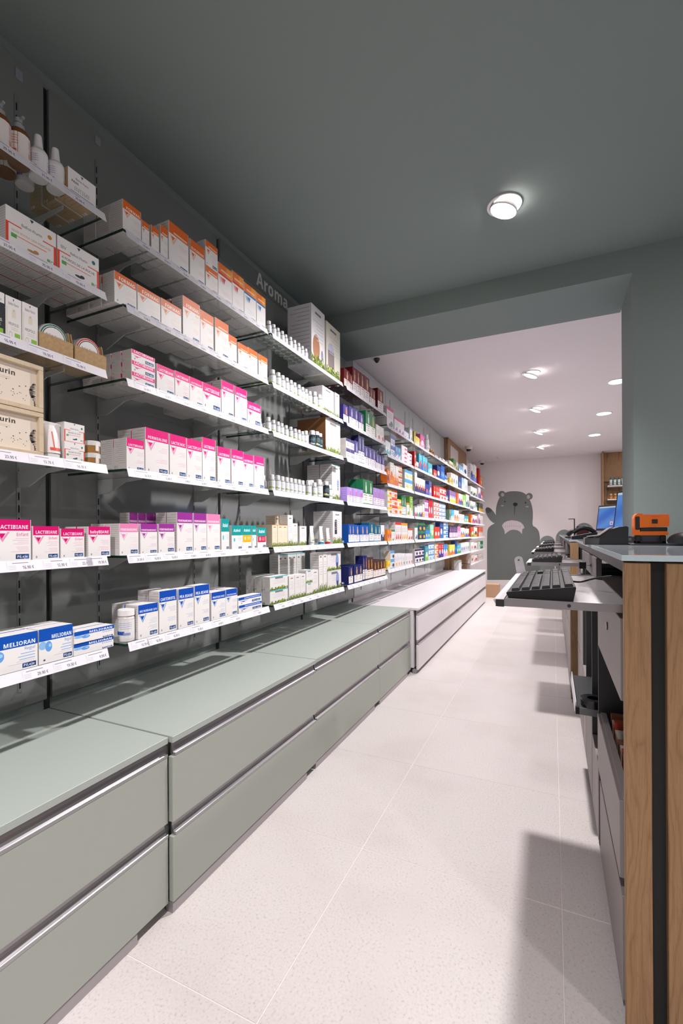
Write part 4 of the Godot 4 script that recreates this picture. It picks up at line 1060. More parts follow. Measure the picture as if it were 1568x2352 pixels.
func cabinets() -> void:
	var sage := hexa("#9fa49c", 0.5, 0.0, 0.45)
	var sage_top := hexa("#a3aca6", 0.45, 0.0, 0.45)
	var wh := hexa("#d9d4d8", 0.4, 0.0, 0.45)
	cabinet(0.35, -0.984, -1.012, sage, sage_top, "sage two-drawer cabinet below the honey bay", 0.11)
	cabinet(-0.989, -1.872, -1.001, sage, sage_top, "sage two-drawer cabinet below the pink carton bay", 0.09)
	cabinet(-1.876, -2.744, -1.006, sage, sage_top, "sage two-drawer cabinet below the Aroma bay", 0.09)
	cabinet(-2.748, -3.458, -1.008, sage, sage_top, "sage two-drawer cabinet below the lintel bay, beside white cabinets", 0.09)
	cabinet(-3.464, -5.13, -0.95, wh, wh, "white two-drawer cabinet adjoining the sage ones", 0.0, true)
	cabinet(-5.133, -6.8, -0.95, wh, wh, "white two-drawer cabinet in the middle of the white run", 0.0, true)
	cabinet(-6.803, -7.45, -0.95, wh, wh, "short white two-drawer cabinet ending the white run", 0.0, true)

# ---------------------------------------------------------------- round and odd goods of the near bays
func odd_goods() -> void:
	# pump bottles and nozzle bottles, top shelf of the honey bay
	var y := 2.0884
	for e in [[-3.0, "pump", 0], [42.0, "pump", 0], [86.5, "nozzle", 0], [126.0, "nozzle", 0], [-3.0, "pump", 1], [42.0, "pump", 1], [86.5, "nozzle", 1]]:
		var z := onx(e[0], 350, FRONT_X - 0.03).z
		var behind: bool = e[2] == 1
		var pump: bool = e[1] == "pump"
		var t := thing("pump_bottle" if pump else "nozzle_bottle", ("amber pump bottle" if pump else "white spray bottle with tall cap") + (" standing behind another" if behind else " at shelf front") + ", top shelf of honey bay", "bottle", Vector3(FRONT_X - 0.028 - (0.062 if behind else 0.0), y, z), "bottles on the top honey shelf")
		var r := 0.0255 if pump else 0.0235
		var h := 0.082 if pump else 0.07
		var st := mb()
		lathe(st, [[0.0, 0.0], [r * 0.94, 0.0], [r, 0.003], [r, h], [r * 0.8, h + 0.008], [r * 0.5, h + 0.012]], 20)
		obj("body", st, hexa("#6e3f17", 0.2) if pump else hexa("#d9d7d8", 0.35), t)
		var w := mb()
		var rect := print_of("bottle|#d8604a|#e6e0dc|#e0a890" if pump else "bottle|#7f6fb0|#e6e3e6|#e3b9a6", 0.8)
		for q in 16:
			var a0 := TAU * q / 16; var a1 := TAU * (q + 1) / 16
			var d0 := Vector3(cos(a0), 0, sin(a0)) * (r + 0.0004); var d1 := Vector3(cos(a1), 0, sin(a1)) * (r + 0.0004)
			quad(w, d1 + Vector3(0, h * 0.9, 0), d0 + Vector3(0, h * 0.9, 0), d0 + Vector3(0, 0.006, 0), d1 + Vector3(0, 0.006, 0), Rect2(rect.position + Vector2(rect.size.x * (15 - q) / 16, 0), Vector2(rect.size.x / 16, rect.size.y)))
		obj("paper_label", w, print_mat, t)
		var c := mb()
		if pump:
			lathe(c, [[0.014, h + 0.008], [0.014, h + 0.024], [0.006, h + 0.027], [0.006, h + 0.032], [0.009, h + 0.033], [0.009, h + 0.043], [0.0, h + 0.044]], 16)
			box(c, Vector3(0.005, h + 0.037, -0.003), Vector3(0.022, h + 0.042, 0.003))
			obj("pump_head", c, hexa("#b9bbbf", 0.3, 0.5), t)
		else:
			lathe(c, [[0.0125, h + 0.008], [0.0125, h + 0.012], [0.009, h + 0.048], [0.0085, h + 0.05], [0.0, h + 0.051]], 16)
			obj("cap", c, hexa("#e4e3e3", 0.4), t)
	# cardboard trays of round tins, third shelf
	y = 1.6054
	var kraft := StandardMaterial3D.new()
	kraft.albedo_texture = noise_tex(0.05, [[0.0, Color("#a98a63")], [1.0, Color("#bfa076")]], 256, 4, 5)
	kraft.uv1_triplanar = true; kraft.uv1_scale = Vector3(6, 6, 6)
	kraft.roughness = 0.85
	for e in [[91.5, 168.0, "#2f6f5f", "green"], [172.5, 244.0, "#c8382c", "red"]]:
		var z0 := onx(e[0], 800, FRONT_X).z; var z1 := onx(e[1], 800, FRONT_X).z
		var hw := (z0 - z1) / 2
		var t := thing("display_tray", "open kraft tray of %s-ringed tins, third shelf of honey bay" % e[3], "display tray", Vector3(FRONT_X, y, (z0 + z1) / 2))
		part("floor_card", t, kraft, Vector3(-0.12, 0, -hw), Vector3(0, 0.002, hw))
		part("front_wall", t, kraft, Vector3(-0.002, 0.002, -hw), Vector3(0, 0.05, hw))
		part("rear_wall", t, kraft, Vector3(-0.12, 0.002, -hw), Vector3(-0.118, 0.09, hw))
		for s in [-1, 1]:
			var st := mb()
			prism(st, [[-0.118, 0.002], [-0.002, 0.002], [-0.002, 0.048], [-0.012, 0.052], [-0.02, 0.085], [-0.118, 0.09]], s * hw - (0.002 if s > 0 else 0.0), s * hw + (0.0 if s > 0 else 0.002), 2)
			obj("side_wall", st, kraft, t)
		for k in 4:
			var tin := thing("round_tin", "white round tin with %s ring, upright in kraft tray" % e[3], "tin", Vector3(FRONT_X - 0.014 - k * 0.025, y + 0.0455, (z0 + z1) / 2 + 0.006), "tins with %s rings in the kraft tray" % e[3])
			var b := mb()
			var lie := Basis(Vector3.FORWARD, PI / 2 + 0.12)
			lathe(b, [[0.0, -0.009], [0.040, -0.009], [0.041, -0.007], [0.041, 0.007], [0.040, 0.009], [0.0, 0.009]], 28, Vector3.ZERO, lie)
			obj("body", b, hexa("#c9c9c8", 0.3, 0.4), tin)
			var f := mb()
			var rect := print_of("tin|" + e[2], 1.0)
			for q in 28:
				var p := []
				for a in [TAU * q / 28, TAU * (q + 1) / 28]: p.append(Vector2(cos(a), sin(a)))
				var uv := func(v: Vector2) -> Vector2: return rect.position + rect.size * (Vector2(0.5, 0.5) + Vector2(v.x, -v.y) * 0.48)
				var pos := func(v: Vector2) -> Vector3: return lie * Vector3(-v.y * 0.0395, 0.0094, -v.x * 0.0395)
				tri(f, pos.call(Vector2.ZERO), pos.call(p[1]), pos.call(p[0]), uv.call(Vector2.ZERO), uv.call(p[1]), uv.call(p[0]))
			obj("printed_lid", f, print_mat, tin)
			if k == 0 and e[3] == "green": pass
	# arched card behind the first tray
	var ac := thing("arched_card", "brown arched display card with red stripe behind green-ringed tins", "display card", onx(118, 800, FRONT_X - 0.135) * Vector3(1, 0, 1) + Vector3(0, y, 0))
	var arch := [[-0.045, 0.0], [0.045, 0.0], [0.045, 0.10]]
	for q in 9: arch.append([0.028 * cos(PI * q / 8.0) - 0.012, 0.10 + 0.035 * sin(PI * q / 8.0)])
	arch.append([-0.045, 0.10])
	var am := mb()
	prism(am, arch, -0.004, 0.0, 0)
	obj("card", am, kraft, ac)
	part("stripe", ac, hexa("#b8242c", 0.5), Vector3(0.0002, 0.082, -0.045), Vector3(0.0012, 0.098, 0.045))
	# two wooden crates, fourth shelf
	y = 1.3134
	var pine := StandardMaterial3D.new()
	pine.albedo_texture = oak_texture(11, Color("#d8c7ae"), Color("#c4ae8f"))
	pine.uv1_triplanar = true; pine.uv1_scale = Vector3(6, 6, 1.5); pine.roughness = 0.6
	var cz1 := onx(98.5, 950, FRONT_X).z
	var cz0 := cz1 + 0.34
	for k in 2:
		var hgt: float = 0.118 if k == 0 else 0.126
		var base: float = 0.0 if k == 0 else 0.1195
		var t := thing("wooden_crate", "pale wooden crate with printed lid, %s of the pair in honey bay" % ("lower" if k == 0 else "upper"), "crate", Vector3(FRONT_X + 0.004, y + base, (cz0 + cz1) / 2))
		var hw := (cz0 - cz1) / 2
		part("top_board", t, pine, Vector3(-0.16, hgt - 0.012, -hw), Vector3(0, hgt, hw), 0.001)
		part("bottom_board", t, pine, Vector3(-0.16, 0, -hw), Vector3(0, 0.012, hw), 0.001)
		for s in [-1, 1]: part("end_board", t, pine, Vector3(-0.16, 0.012, s * (hw - 0.006) - 0.006), Vector3(0, hgt - 0.012, s * (hw - 0.006) + 0.006), 0.001)
		var lid := mb()
		var rect := print_of("crate", 0.36)
		quad(lid, Vector3(-0.012, hgt - 0.012, hw - 0.012), Vector3(-0.012, hgt - 0.012, -hw + 0.012), Vector3(-0.012, 0.012, -hw + 0.012), Vector3(-0.012, 0.012, hw - 0.012), rect)
		box(lid, Vector3(-0.018, 0.012, -hw + 0.012), Vector3(-0.0125, hgt - 0.012, hw - 0.012))
		obj("printed_lid", lid, print_mat, t)
	# cream tube standing on its cap
	var tp := onx(119.5, 1040, FRONT_X - 0.02)
	var tb := thing("cream_tube", "white cream tube with red stripes standing on its cap, honey bay", "tube", Vector3(tp.x, y, tp.z))
	upright_tube(tb, 0.021, 0.098, hexa("#e6e2e2", 0.4), hexa("#e8e6e6", 0.35), "#dd4a32")
	# honey jars, two high
	for k in 2:
		var jp := onx(212, 1050, FRONT_X - 0.024)
		var j := thing("honey_jar", "small honey jar with white lid, %s of two stacked" % ("lower" if k == 0 else "upper"), "jar", Vector3(jp.x, y + k * 0.0372, jp.z))
		var st := mb()
		lathe(st, [[0.0, 0.0], [0.0205, 0.0], [0.0215, 0.002], [0.0215, 0.022], [0.0, 0.022]], 20)
		obj("body", st, hexa("#a5793f", 0.15), j)
		var c := mb()
		lathe(c, [[0.0, 0.0222], [0.0225, 0.0222], [0.0225, 0.035], [0.021, 0.0368], [0.0, 0.0368]], 20)
		obj("lid", c, hexa("#dddbd8", 0.4), j)
		part("seal", j, hexa("#e8e6e4", 0.6), Vector3(0.0213, 0.006, -0.005), Vector3(0.0228, 0.03, 0.005))
	# white jar at the end of the lowest shelf
	var pj := set_round("pill", onx(290, 1478, FRONT_X - 0.028) * Vector3(1, 0, 1) + Vector3(0, 0.7474, 0), " beside blue-banded carton, lowest shelf, pink carton bay", 1.0, "pill_jar")
	pj.scale = Vector3(1.0, 1.02, 1.0)
	# tubes in the Aroma bay
	y = 1.0324
	for e in [[715.0, "#e9e7e9", "#e3e3e6", ""], [736.5, "#e6e6ea", "#2f9fd0", "blue"], [752.0, "#e6e2e2", "#d23028", "red"]]:
		var p := onx(e[0], 1240, FRONT_X - 0.02)
		var t := thing("cream_tube", "white cream tube with %s cap, fifth shelf of Aroma bay" % (e[3] if e[3] else "white"), "tube", Vector3(p.x, y, p.z))
		upright_tube(t, 0.0185, 0.105 if e[3] != "red" else 0.095, hexa(e[1], 0.4), hexa(e[2], 0.4), "#8aa65a")
	# bottles on the white bays' top shelves
	y = 2.0064
	for e in [[979, "tall white"], [988.5, "amber"], [993, "amber"]]:
		var p := onx(e[0], 1030, FRONT_X - 0.03)
		rng.seed = int(e[0])
		set_round(e[1], Vector3(p.x, y, p.z), ", top shelf of the second white bay" + (", near its end" if e[1] == "amber" else ""), 1.0, "bottle")
	for px in [958, 980]:
		var p := onx(px, 1000, FRONT_X - 0.16)
		rng.seed = px
		set_round("tall white", Vector3(p.x, y, p.z), ", at the rear of second white bay's top shelf", 1.25, "bottle")

func upright_tube(t: Node3D, r: float, h: float, body: Material, cap: Material, stripe: String) -> void:
	var st := mb()
	var n := 16
	var rows := 6
	for i in rows:
		for k in n:
			var ps := []
			for e in [[i, k + 1], [i, k], [i + 1, k], [i + 1, k + 1]]:
				var f: float = float(e[0]) / rows
				var a: float = TAU * e[1] / n
				ps.append(Vector3(cos(a) * r * (1.0 - f * 0.93), 0.016 + f * (h - 0.016), sin(a) * r * (1.0 + f * 0.16)))
			quad(st, ps[3], ps[2], ps[1], ps[0])
	st.generate_normals()
	obj("body", st, body, t)
	part("crimp", t, body, Vector3(-0.0018, h - 0.001, -r * 1.17), Vector3(0.0018, h + 0.007, r * 1.17))
	var c := mb()
	lathe(c, [[0.0, 0.0], [r * 0.88, 0.0], [r * 0.9, 0.015], [0.0, 0.0155]], 18)
	obj("cap", c, cap, t)
	var s := mb()
	for k in 6:
		var a0 := -0.75 + k * 0.25
		var a1 := a0 + 0.25
		var f := 0.1
		var q := func(a: float, y: float) -> Vector3:
			var g: float = (y - 0.016) / (h - 0.016)
			return Vector3(cos(a) * r * (1.0 - g * 0.93) + 0.0008, y, sin(a) * r * (1.0 + g * 0.16))
		quad(s, q.call(a1, 0.032), q.call(a0, 0.032), q.call(a0, 0.024), q.call(a1, 0.024))
		if k == 3: quad(s, q.call(a1, h * 0.8), q.call(a1 - 0.12, h * 0.8), q.call(a1 - 0.12, 0.032), q.call(a1, 0.032))
	obj("stripe", s, hexa(stripe, 0.5), t)

# ---------------------------------------------------------------- counters
const FACE := 0.14
func desk(z0: float, z1: float, x0: float, x1: float, label: String, first: bool) -> Node3D:
	var t := thing("counter_desk", label, "counter", Vector3(x0, 0, z0))
	var L := z0 - z1
	var W := x1 - x0
	var black := hexa("#1d1e20", 0.55)
	var grey := hexa("#5c5759", 0.45)
	# end boarding: black board with oak slats
	part("end_board", t, black, Vector3(0.004, 0.02, -0.045), Vector3(W, 1.032, -0.022))
	var i := 0
	while 0.0765 * i + 0.049 < W:
		var xa := 0.0765 * i
		part("slat", t, oak, Vector3(xa, 0.012, -0.022), Vector3(xa + 0.049, 1.033, 0.0), 0.0014)
		i += 1
	if first:
		var top := mb()
		prism(top, [[-0.003, -0.004], [W, -0.004], [W, 1.74], [W * 0.37, 1.74], [W * 0.37, L], [-0.003, L]], 1.0372, 1.0495, 1)
		obj("glass_top", top, hexa("#b4bcc4", 0.04), t)
		var ed := mb()
		box(ed, Vector3(-0.0045, 1.0370, -L), Vector3(-0.003, 1.0496, 0.004))
		box(ed, Vector3(-0.0045, 1.0370, 0.004), Vector3(W, 1.0496, 0.0055))
		obj("polished_edge", ed, hexa("#cfe2e8", 0.15), t)
	else:
		part("glass_top", t, hexa("#b4bcc4", 0.04), Vector3(-0.003, 1.0372, -L), Vector3(W, 1.0495, 0.004))
		part("polished_edge", t, hexa("#cfe2e8", 0.15), Vector3(-0.0045, 1.0370, -L), Vector3(-0.003, 1.0496, 0.004))
	var wn := 0.25 if first else W
	part("top_rail", t, grey, Vector3(0.004, 1.010, -L), Vector3(0.03, 1.036, -0.047))
	part("rear_board", t, black, Vector3(wn - 0.02, 0.02, -L + 0.02), Vector3(wn, 1.03, -0.047))
	part("bottom_board", t, black, Vector3(0.01, 0.012, -L + 0.02), Vector3(wn - 0.021, 0.03, -0.047))
	return t
func front(t: Node3D, called: String, m: Material, za: float, zb: float, ya: float, yb: float, out := 0.0) -> MeshInstance3D:
	return part(called, t, m, Vector3(-0.001 - out, ya, zb - t.position.z), Vector3(0.017 - out, yb, za - t.position.z), 0.0012)
func counters() -> void:
	var taupe := hexa("#958d8b", 0.5)
	var black := hexa("#191a1b", 0.55)
	var d1 := desk(-1.15, -3.19, FACE, 0.80, "oak slatted counter desk with glass top beside the green pillar", true)
	front(d1, "door", taupe, -1.205, -1.775, 0.715, 0.902)
	var lk := mb()
	lathe(lk, [[0.0, 0.0], [0.011, 0.0], [0.012, 0.003], [0.0, 0.003]], 16, Vector3(-0.001, 0.835, -1.475 + 1.15), Basis(Vector3.FORWARD, -PI / 2))
	obj("lock", lk, hexa("#6d7270", 0.3, 0.8), d1.get_node("door"))
	front(d1, "drawer", taupe, -1.205, -1.755, 0.312, 0.488, 0.004)
	front(d1, "drawer", taupe, -1.205, -1.735, 0.035, 0.272)
	front(d1, "side_panel", hexa("#6f6a6a", 0.5), -1.83, -2.66, 0.93, 1.008)
	for z in [-1.782, -2.06, -2.41, -2.64, -3.16]:
		part("divider", d1, hexa("#3a3b3d", 0.5), Vector3(0.0, 0.031, z + 1.15 - 0.007), Vector3(0.228, 0.92, z + 1.15 + 0.007))
	part("shelf_board", d1, black, Vector3(0.018, 0.890, -2.02), Vector3(0.228, 0.905, -0.05))
	part("shelf_board", d1, black, Vector3(0.018, 0.40, -1.99), Vector3(0.228, 0.41, -0.64))
	front(d1, "drawer", taupe, -1.795, -2.05, 0.035, 0.30)
	front(d1, "drawer", taupe, -2.075, -2.40, 0.035, 0.36)
	front(d1, "drawer", taupe, -2.425, -2.63, 0.035, 0.42)
	front(d1, "drawer", taupe, -2.655, -3.15, 0.035, 0.42)
	front(d1, "door", taupe, -2.655, -3.15, 0.43, 0.9)
	# drawer box with small cartons behind the upper drawer
	part("drawer_lip", d1, hexa("#b0aaa8", 0.4, 0.3), Vector3(0.004, 0.488, -0.60), Vector3(0.02, 0.494, -0.06))
	var dl := part("card_holder", d1, hexa("#d4d0d8", 0.4), Vector3(-0.0065, 0.455, -0.60), Vector3(-0.0052, 0.487, -0.40))
	dl.rotation.z = -0.02
	for k in 14:
		rng.seed = 70 + k
		var c := mb()
		var w := 0.022 + rng.randf() * 0.012
		box(c, Vector3(0, 0, -w / 2), Vector3(0.07, 0.16 + rng.randf() * 0.025, w / 2))
		var o := obj("small_carton", c, hexa(["#c9b8a8", "#b5482c", "#d8d2ce", "#8f5a3a", "#c8bdb4"][k % 5], 0.6))
		o.position = Vector3(FACE + 0.03, 0.33, -1.225 - k * 0.0372)
		tag(o, "small medicine carton filed in the open counter drawer", "carton", "small cartons filed in the counter drawer")
	# pulled shelf with its white holder
	var ps := thing("pull_out_shelf", "grey pull-out shelf with white label holder in open counter compartment", "shelf", Vector3(FACE, 0.42, -1.95))
	part("plate", ps, hexa("#4c4f52", 0.35, 0.4), Vector3(-0.055, 0.0, -0.43), Vector3(0.2, 0.012, 0.0))
	part("side_rail", ps, hexa("#83868a", 0.3, 0.7), Vector3(-0.05, -0.014, -0.001), Vector3(0.2, 0.013, 0.004), 0.001)
	var hold := mb()
	prism(hold, [[-0.062, 0.028], [-0.060, 0.028], [-0.052, -0.012], [-0.066, -0.012]], -0.43, -0.012, 2)
	obj("label_holder", hold, hexa("#dcd8e0", 0.4), ps)
	part("end_cap", ps, black, Vector3(-0.063, -0.014, -0.011), Vector3(-0.05, 0.012, 0.002))
	# leaflets and a tape roll in the open compartments
	for e in [[-1.86, 0.19, 0.28, 8], [-1.93, 0.17, 0.3, -6], [-2.14, 0.3, 0.42, 4], [-2.22, 0.25, 0.4, -4], [-2.3, 0.28, 0.45, 5], [-2.5, 0.33, 0.5, 3], [-2.56, 0.3, 0.52, -3]]:
		var st := mb()
		box(st, Vector3(0.0, 0.0, -0.004), Vector3(0.17, e[1], 0.004))
		var o := obj("leaflet_stack", st, hexa("#cfc5c5", 0.7))
		o.position = Vector3(FACE + 0.02, 0.4335 if e[0] > -2.4 else 0.421, e[0])
		o.rotation_degrees.x = e[3]
		tag(o, "white leaflets standing in the open counter compartment", "leaflets", "leaflets in the counter compartment")
	var rl := mb()
	ring(rl, 0.022, 0.045, 0.0, 0.03)
	var ro := obj("tape_roll", rl, hexa("#15151a", 0.2))
	ro.position = Vector3(FACE + 0.0, 0.4335, -1.985)
	tag(ro, "black tape roll lying on the pull-out shelf", "tape")
	# further desks
	var desks := [d1]
	for e in [[-3.31, -6.40, 0.105, "second oak slatted counter desk, just past the pillar"], [-6.52, -9.3, 0.12, "last oak slatted counter desk towards the mural wall"]]:
		var d := desk(e[0], e[1], e[2], e[2] + 0.6, e[3], false)
		desks.append(d)
		var z: float = e[0] - 0.06
		var k := 0
		while z - 0.6 > e[1]:
			front(d, "door", taupe, z, z - 0.57, 0.45, 0.90)
			front(d, "drawer", taupe, z, z - 0.57, 0.035, 0.43)
			part("divider", d, hexa("#3a3b3d", 0.5), Vector3(0.0, 0.031, z - 0.592 - e[0]), Vector3(0.5, 0.92, z - 0.578 - e[0]))
			if k % 2 == 1: front(d, "side_panel", hexa("#6f6a6a", 0.5), z, z - 0.57, 0.93, 1.008)
			z -= 0.6
			k += 1
	# keyboard trays
	tray(-1.2, FACE, 0.934, "first keyboard tray, pulled out of the slatted desk by the pillar", 0.78)
	tray(-2.78, FACE, 0.93, "second keyboard tray, pulled out behind the first keyboard", 0.4)
	tray(-4.3, 0.105, 0.928, "third keyboard tray, on the desk past the pillar", 0.78)
	tray(-5.65, 0.105, 0.928, "fourth keyboard tray, at the end of second desk", 0.6)
	tray(-7.2, 0.12, 0.93, "fifth keyboard tray, first on the last desk", 0.78)
	tray(-8.45, 0.12, 0.93, "sixth keyboard tray, last before the mural wall", 0.7)

var key_meshes := {}
func tray(z: float, face: float, h: float, label: String, length := 0.94) -> void:
	var t := thing("keyboard_tray", label, "tray", Vector3(face, h, z))
	var x0 := -0.25
	var s := 0.0 if length > 0.9 else 0.0
	part("plate", t, hexa("#8a8688", 0.32, 0.55), Vector3(x0, -0.010, -length + 0.012), Vector3(0.19, -0.002, -0.012))
	for k in 2:
		var za := 0.0 if k == 0 else -length + 0.012
		var st := mb()
		prism(st, [[x0, -0.018], [0.19, -0.018], [0.19, -0.001], [0.187, 0.001], [x0 + 0.002, 0.001], [x0, -0.001]], za - 0.012, za, 2)
		var r := obj("side_rail", st, hexa("#9c9a9c", 0.3, 0.75), t)
		if k == 0:
			for x in [-0.105, 0.015]:
				var b := mb()
				lathe(b, [[0.0, 0.0], [0.0042, 0.0], [0.0042, 0.0012], [0.0, 0.0014]], 12, Vector3(x, -0.0085, 0.0), Basis(Vector3.RIGHT, PI / 2))
				obj("screw", b, hexa("#2b2b2d", 0.5), r)
	var f := mb()
	prism(f, [[x0 - 0.026, -0.004], [x0 - 0.024, -0.001], [x0 - 0.001, 0.0], [x0 - 0.001, -0.020], [x0 - 0.016, -0.020]], -length + 0.0, 0.0, 2)
	obj("front_lip", f, hexa("#d6d2d6", 0.4), t)
	part("corner_cap", t, hexa("#2a2d2d", 0.5), Vector3(x0 - 0.020, -0.019, 0.0), Vector3(x0, -0.002, 0.002))
	keyboard(Vector3(face - 0.247, h + 0.0006, z - 0.02), "black keyboard lying on the " + label.get_slice(",", 0), length)
func keyboard(at: Vector3, label: String, length: float) -> void:
	var t := thing("computer_keyboard", label, "keyboard", at, "keyboards on the counter trays")
	var L := minf(0.56, length - 0.03)
	var W := 0.158
	var st := mb()
	# wedge: low edge towards the aisle
	prism(st, [[0.006, 0.0], [W - 0.006, 0.0], [W, 0.031], [W - 0.002, 0.034], [0.002, 0.0145], [0.0, 0.012]], -L, 0.0, 2)
	obj("body", st, hexa("#1a1a1d", 0.5), t)
	var slope := Basis(Vector3.BACK, atan2(0.0195, W - 0.004))
	var cols := [[0.0, 0.40, 14], [0.425, 0.10, 3]]
	for r in 6:
		var x := 0.012 + r * 0.0235 + (0.004 if r == 5 else 0.0)
		for block in [[0.012, 15, 0.0247], [0.392, 3, 0.0247], [0.475, 3, 0.0247]]:
			for c in int(block[1]):
				var wide := 1
				if block[0] < 0.1 and r == 0 and c > 3 and c < 10:
					if c != 4: continue
					wide = 6
				if block[0] > 0.3 and block[0] < 0.4 and r in [2] : continue
				if block[0] + (c + wide) * block[2] > L - 0.008: continue
				var id := "key%d" % wide
				if not key_meshes.has(id):
					var k := mb()
					var len: float = 0.0247 * wide - 0.0035
					prism(k, [[0.0, 0.0], [0.0195, 0.0], [0.0175, 0.0065], [0.0165, 0.007], [0.0030, 0.007], [0.0020, 0.0065]], -len, 0.0, 2)
					key_meshes[id] = k.commit()
				var o := obj("key", key_meshes[id], hexa("#3b3a3d", 0.45), t)
				o.basis = slope
				o.position = Vector3(x, 0.0145 + (x - 0.002) * 0.0195 / (W - 0.004) + 0.0002, -(block[0] + c * block[2]))

# ---------------------------------------------------------------- things on and about the counters
func counter_things() -> void:
	var top := 1.0499
	var ink := hexa("#1b1c1e", 0.4)
	# receipt printer: sloping grey lid, black body
	var p := thing("receipt_printer", "black receipt printer with sloping grey lid on the glass counter", "printer", Vector3(0.118, top, -2.02))
	var st := mb()
	prism(st, [[0.0, 0.0], [0.142, 0.0], [0.144, 0.066], [0.138, 0.071], [0.112, 0.068], [0.085, 0.058], [0.05, 0.030], [0.0, 0.026]], -0.15, 0.0, 2)
	obj("body", st, ink, p)
	var lid := mb()
	prism(lid, [[0.012, 0.0295], [0.05, 0.0335], [0.084, 0.0605], [0.096, 0.066], [0.096, 0.069], [0.083, 0.0635], [0.049, 0.037], [0.012, 0.0325]], -0.142, -0.012, 2)
	obj("lid", lid, hexa("#6c6866", 0.35), p)
	part("paper_slot", p, hexa("#0a0a0a", 0.7), Vector3(0.008, 0.0265, -0.13), Vector3(0.03, 0.0300, -0.02))
	var gf := mb()
	prism(gf, [[-0.002, 0.0], [0.045, 0.0], [0.048, 0.0255], [-0.002, 0.0255]], -0.1, 0.0015, 2)
	obj("front_bezel", gf, hexa("#4d4c4e", 0.4), p)
	# orange terminal in its black cradle
	var o := thing("orange_terminal", "orange handheld terminal with black grips in a black cradle", "terminal", Vector3(0.28, top + 0.0042, -2.02))
	o.scale = Vector3(1.0, 1.14, 1.0)
	var cr := mb()
	cbox(cr, Vector3(0.006, 0.0, -0.06), Vector3(0.022, 0.028, 0.0), 0.003)
	cbox(cr, Vector3(0.084, 0.0, -0.06), Vector3(0.10, 0.028, 0.0), 0.003)
	box(cr, Vector3(0.006, 0.0, -0.06), Vector3(0.10, 0.008, 0.0))
	obj("cradle", cr, hexa("#141517", 0.4), o)
	part("clear_window", o, hexa("#3c4049", 0.15), Vector3(0.026, 0.008, -0.05), Vector3(0.082, 0.028, -0.004))
	var ob := mb()
	prism(ob, [[0.0, 0.028], [0.106, 0.028], [0.107, 0.034], [0.104, 0.041], [0.018, 0.041], [0.018, 0.053], [0.107, 0.056], [0.110, 0.060], [0.110, 0.090], [0.106, 0.095], [0.03, 0.094], [0.026, 0.100], [0.010, 0.100], [0.003, 0.094], [0.0, 0.085]], -0.055, 0.0, 2)
	obj("shell", ob, hexa("#ee6d0c", 0.4), o)
	part("grip", o, hexa("#1c1b1e", 0.6), Vector3(0.0015, 0.044, -0.052), Vector3(0.020, 0.092, 0.002), 0.004)
	part("lower_bar", o, hexa("#141414", 0.5), Vector3(0.020, 0.0405, -0.05), Vector3(0.104, 0.054, 0.0012), 0.002)
	part("badge", o, hexa("#241a16", 0.5), Vector3(0.056, 0.066, 0.0), Vector3(0.074, 0.080, 0.0016), 0.001)
	part("display_strip", o, hexa("#b9a4a8", 0.12), Vector3(0.03, 0.0945, -0.05), Vector3(0.105, 0.0985, -0.004))
	part("seam", o, hexa("#b9540a", 0.5), Vector3(0.055, 0.0885, -0.02), Vector3(0.078, 0.0895, 0.0006))
	var mt := mb()
	cbox(mt, Vector3(0, 0, -0.13), Vector3(0.34, 0.004, 0.02), 0.001)
	var mo := obj("counter_mat", mt, hexa("#121214", 0.5))
	mo.position = Vector3(0.265, top, -2.0)
	tag(mo, "thin black mat under the orange terminal and mouse", "mat")
	for e in [[Vector3(0.435, top + 0.0042, -1.93), "black computer mouse on the mat beside the orange terminal", 1.3], [Vector3(0.292, top + 0.0002, -2.32), "black computer mouse behind the orange terminal", 0.9]]:
		var m := thing("computer_mouse", e[1], "mouse", e[0])
		var b := mb()
		var prof := []
		for q in 9:
			var a := PI * 0.5 * q / 8.0
			prof.append([0.03 * cos(a) + (0.0 if q else 0.001), 0.012 + 0.023 * sin(a)])
		prof[8][0] = 0.0
		lathe(b, [[0.0, 0.0], [0.028, 0.0], [0.030, 0.004], [0.031, 0.012]] + prof, 24, Vector3.ZERO, Basis.from_scale(Vector3(1.75, 1.0, 1.0) * e[2]))
		obj("body", b, hexa("#111113", 0.42), m)
		part("wheel", m, hexa("#2c2c2e", 0.6), Vector3(-0.038, 0.024, -0.003), Vector3(-0.026, 0.0315, 0.003), 0.001)
	# cables
	for e in [["black keyboard cable running into the first desk", [Vector3(0.05, 0.955, -1.5), Vector3(0.075, 0.952, -1.52), Vector3(0.11, 0.965, -1.5), Vector3(0.15, 0.975, -1.47), Vector3(0.2, 0.975, -1.46), Vector3(0.3, 0.95, -1.5)]], ["thin cable behind the printer on the glass counter", [Vector3(0.262, top + 0.006, -2.1), Vector3(0.29, top + 0.004, -2.16), Vector3(0.33, top + 0.004, -2.15), Vector3(0.40, top + 0.004, -2.2)]]]:
		var c := Curve3D.new()
		for v in e[1]: c.add_point(v)
		var pts := []
		for i in e[1].size() - 1:
			for k in 6:
				pts.append((e[1][maxi(i - 1, 0)] as Vector3).cubic_interpolate(e[1][i], e[1][i], e[1][i], 0.0) if false else (e[1][i] as Vector3).cubic_interpolate(e[1][i + 1], e[1][maxi(i - 1, 0)], e[1][mini(i + 2, e[1].size() - 1)], k / 6.0))
		var tb := mb()
		tube(tb, pts, 0.0026)
		tag(obj("cable", tb, hexa("#131314", 0.5)), e[0], "cable")
	# keys hanging from the lock of the first desk
	var kz := -2.05
	var ky := thing("key_bunch", "keys on a ring with black fobs hanging from the desk lock", "keys", Vector3(FACE, 0.967, kz))
	var lk := mb()
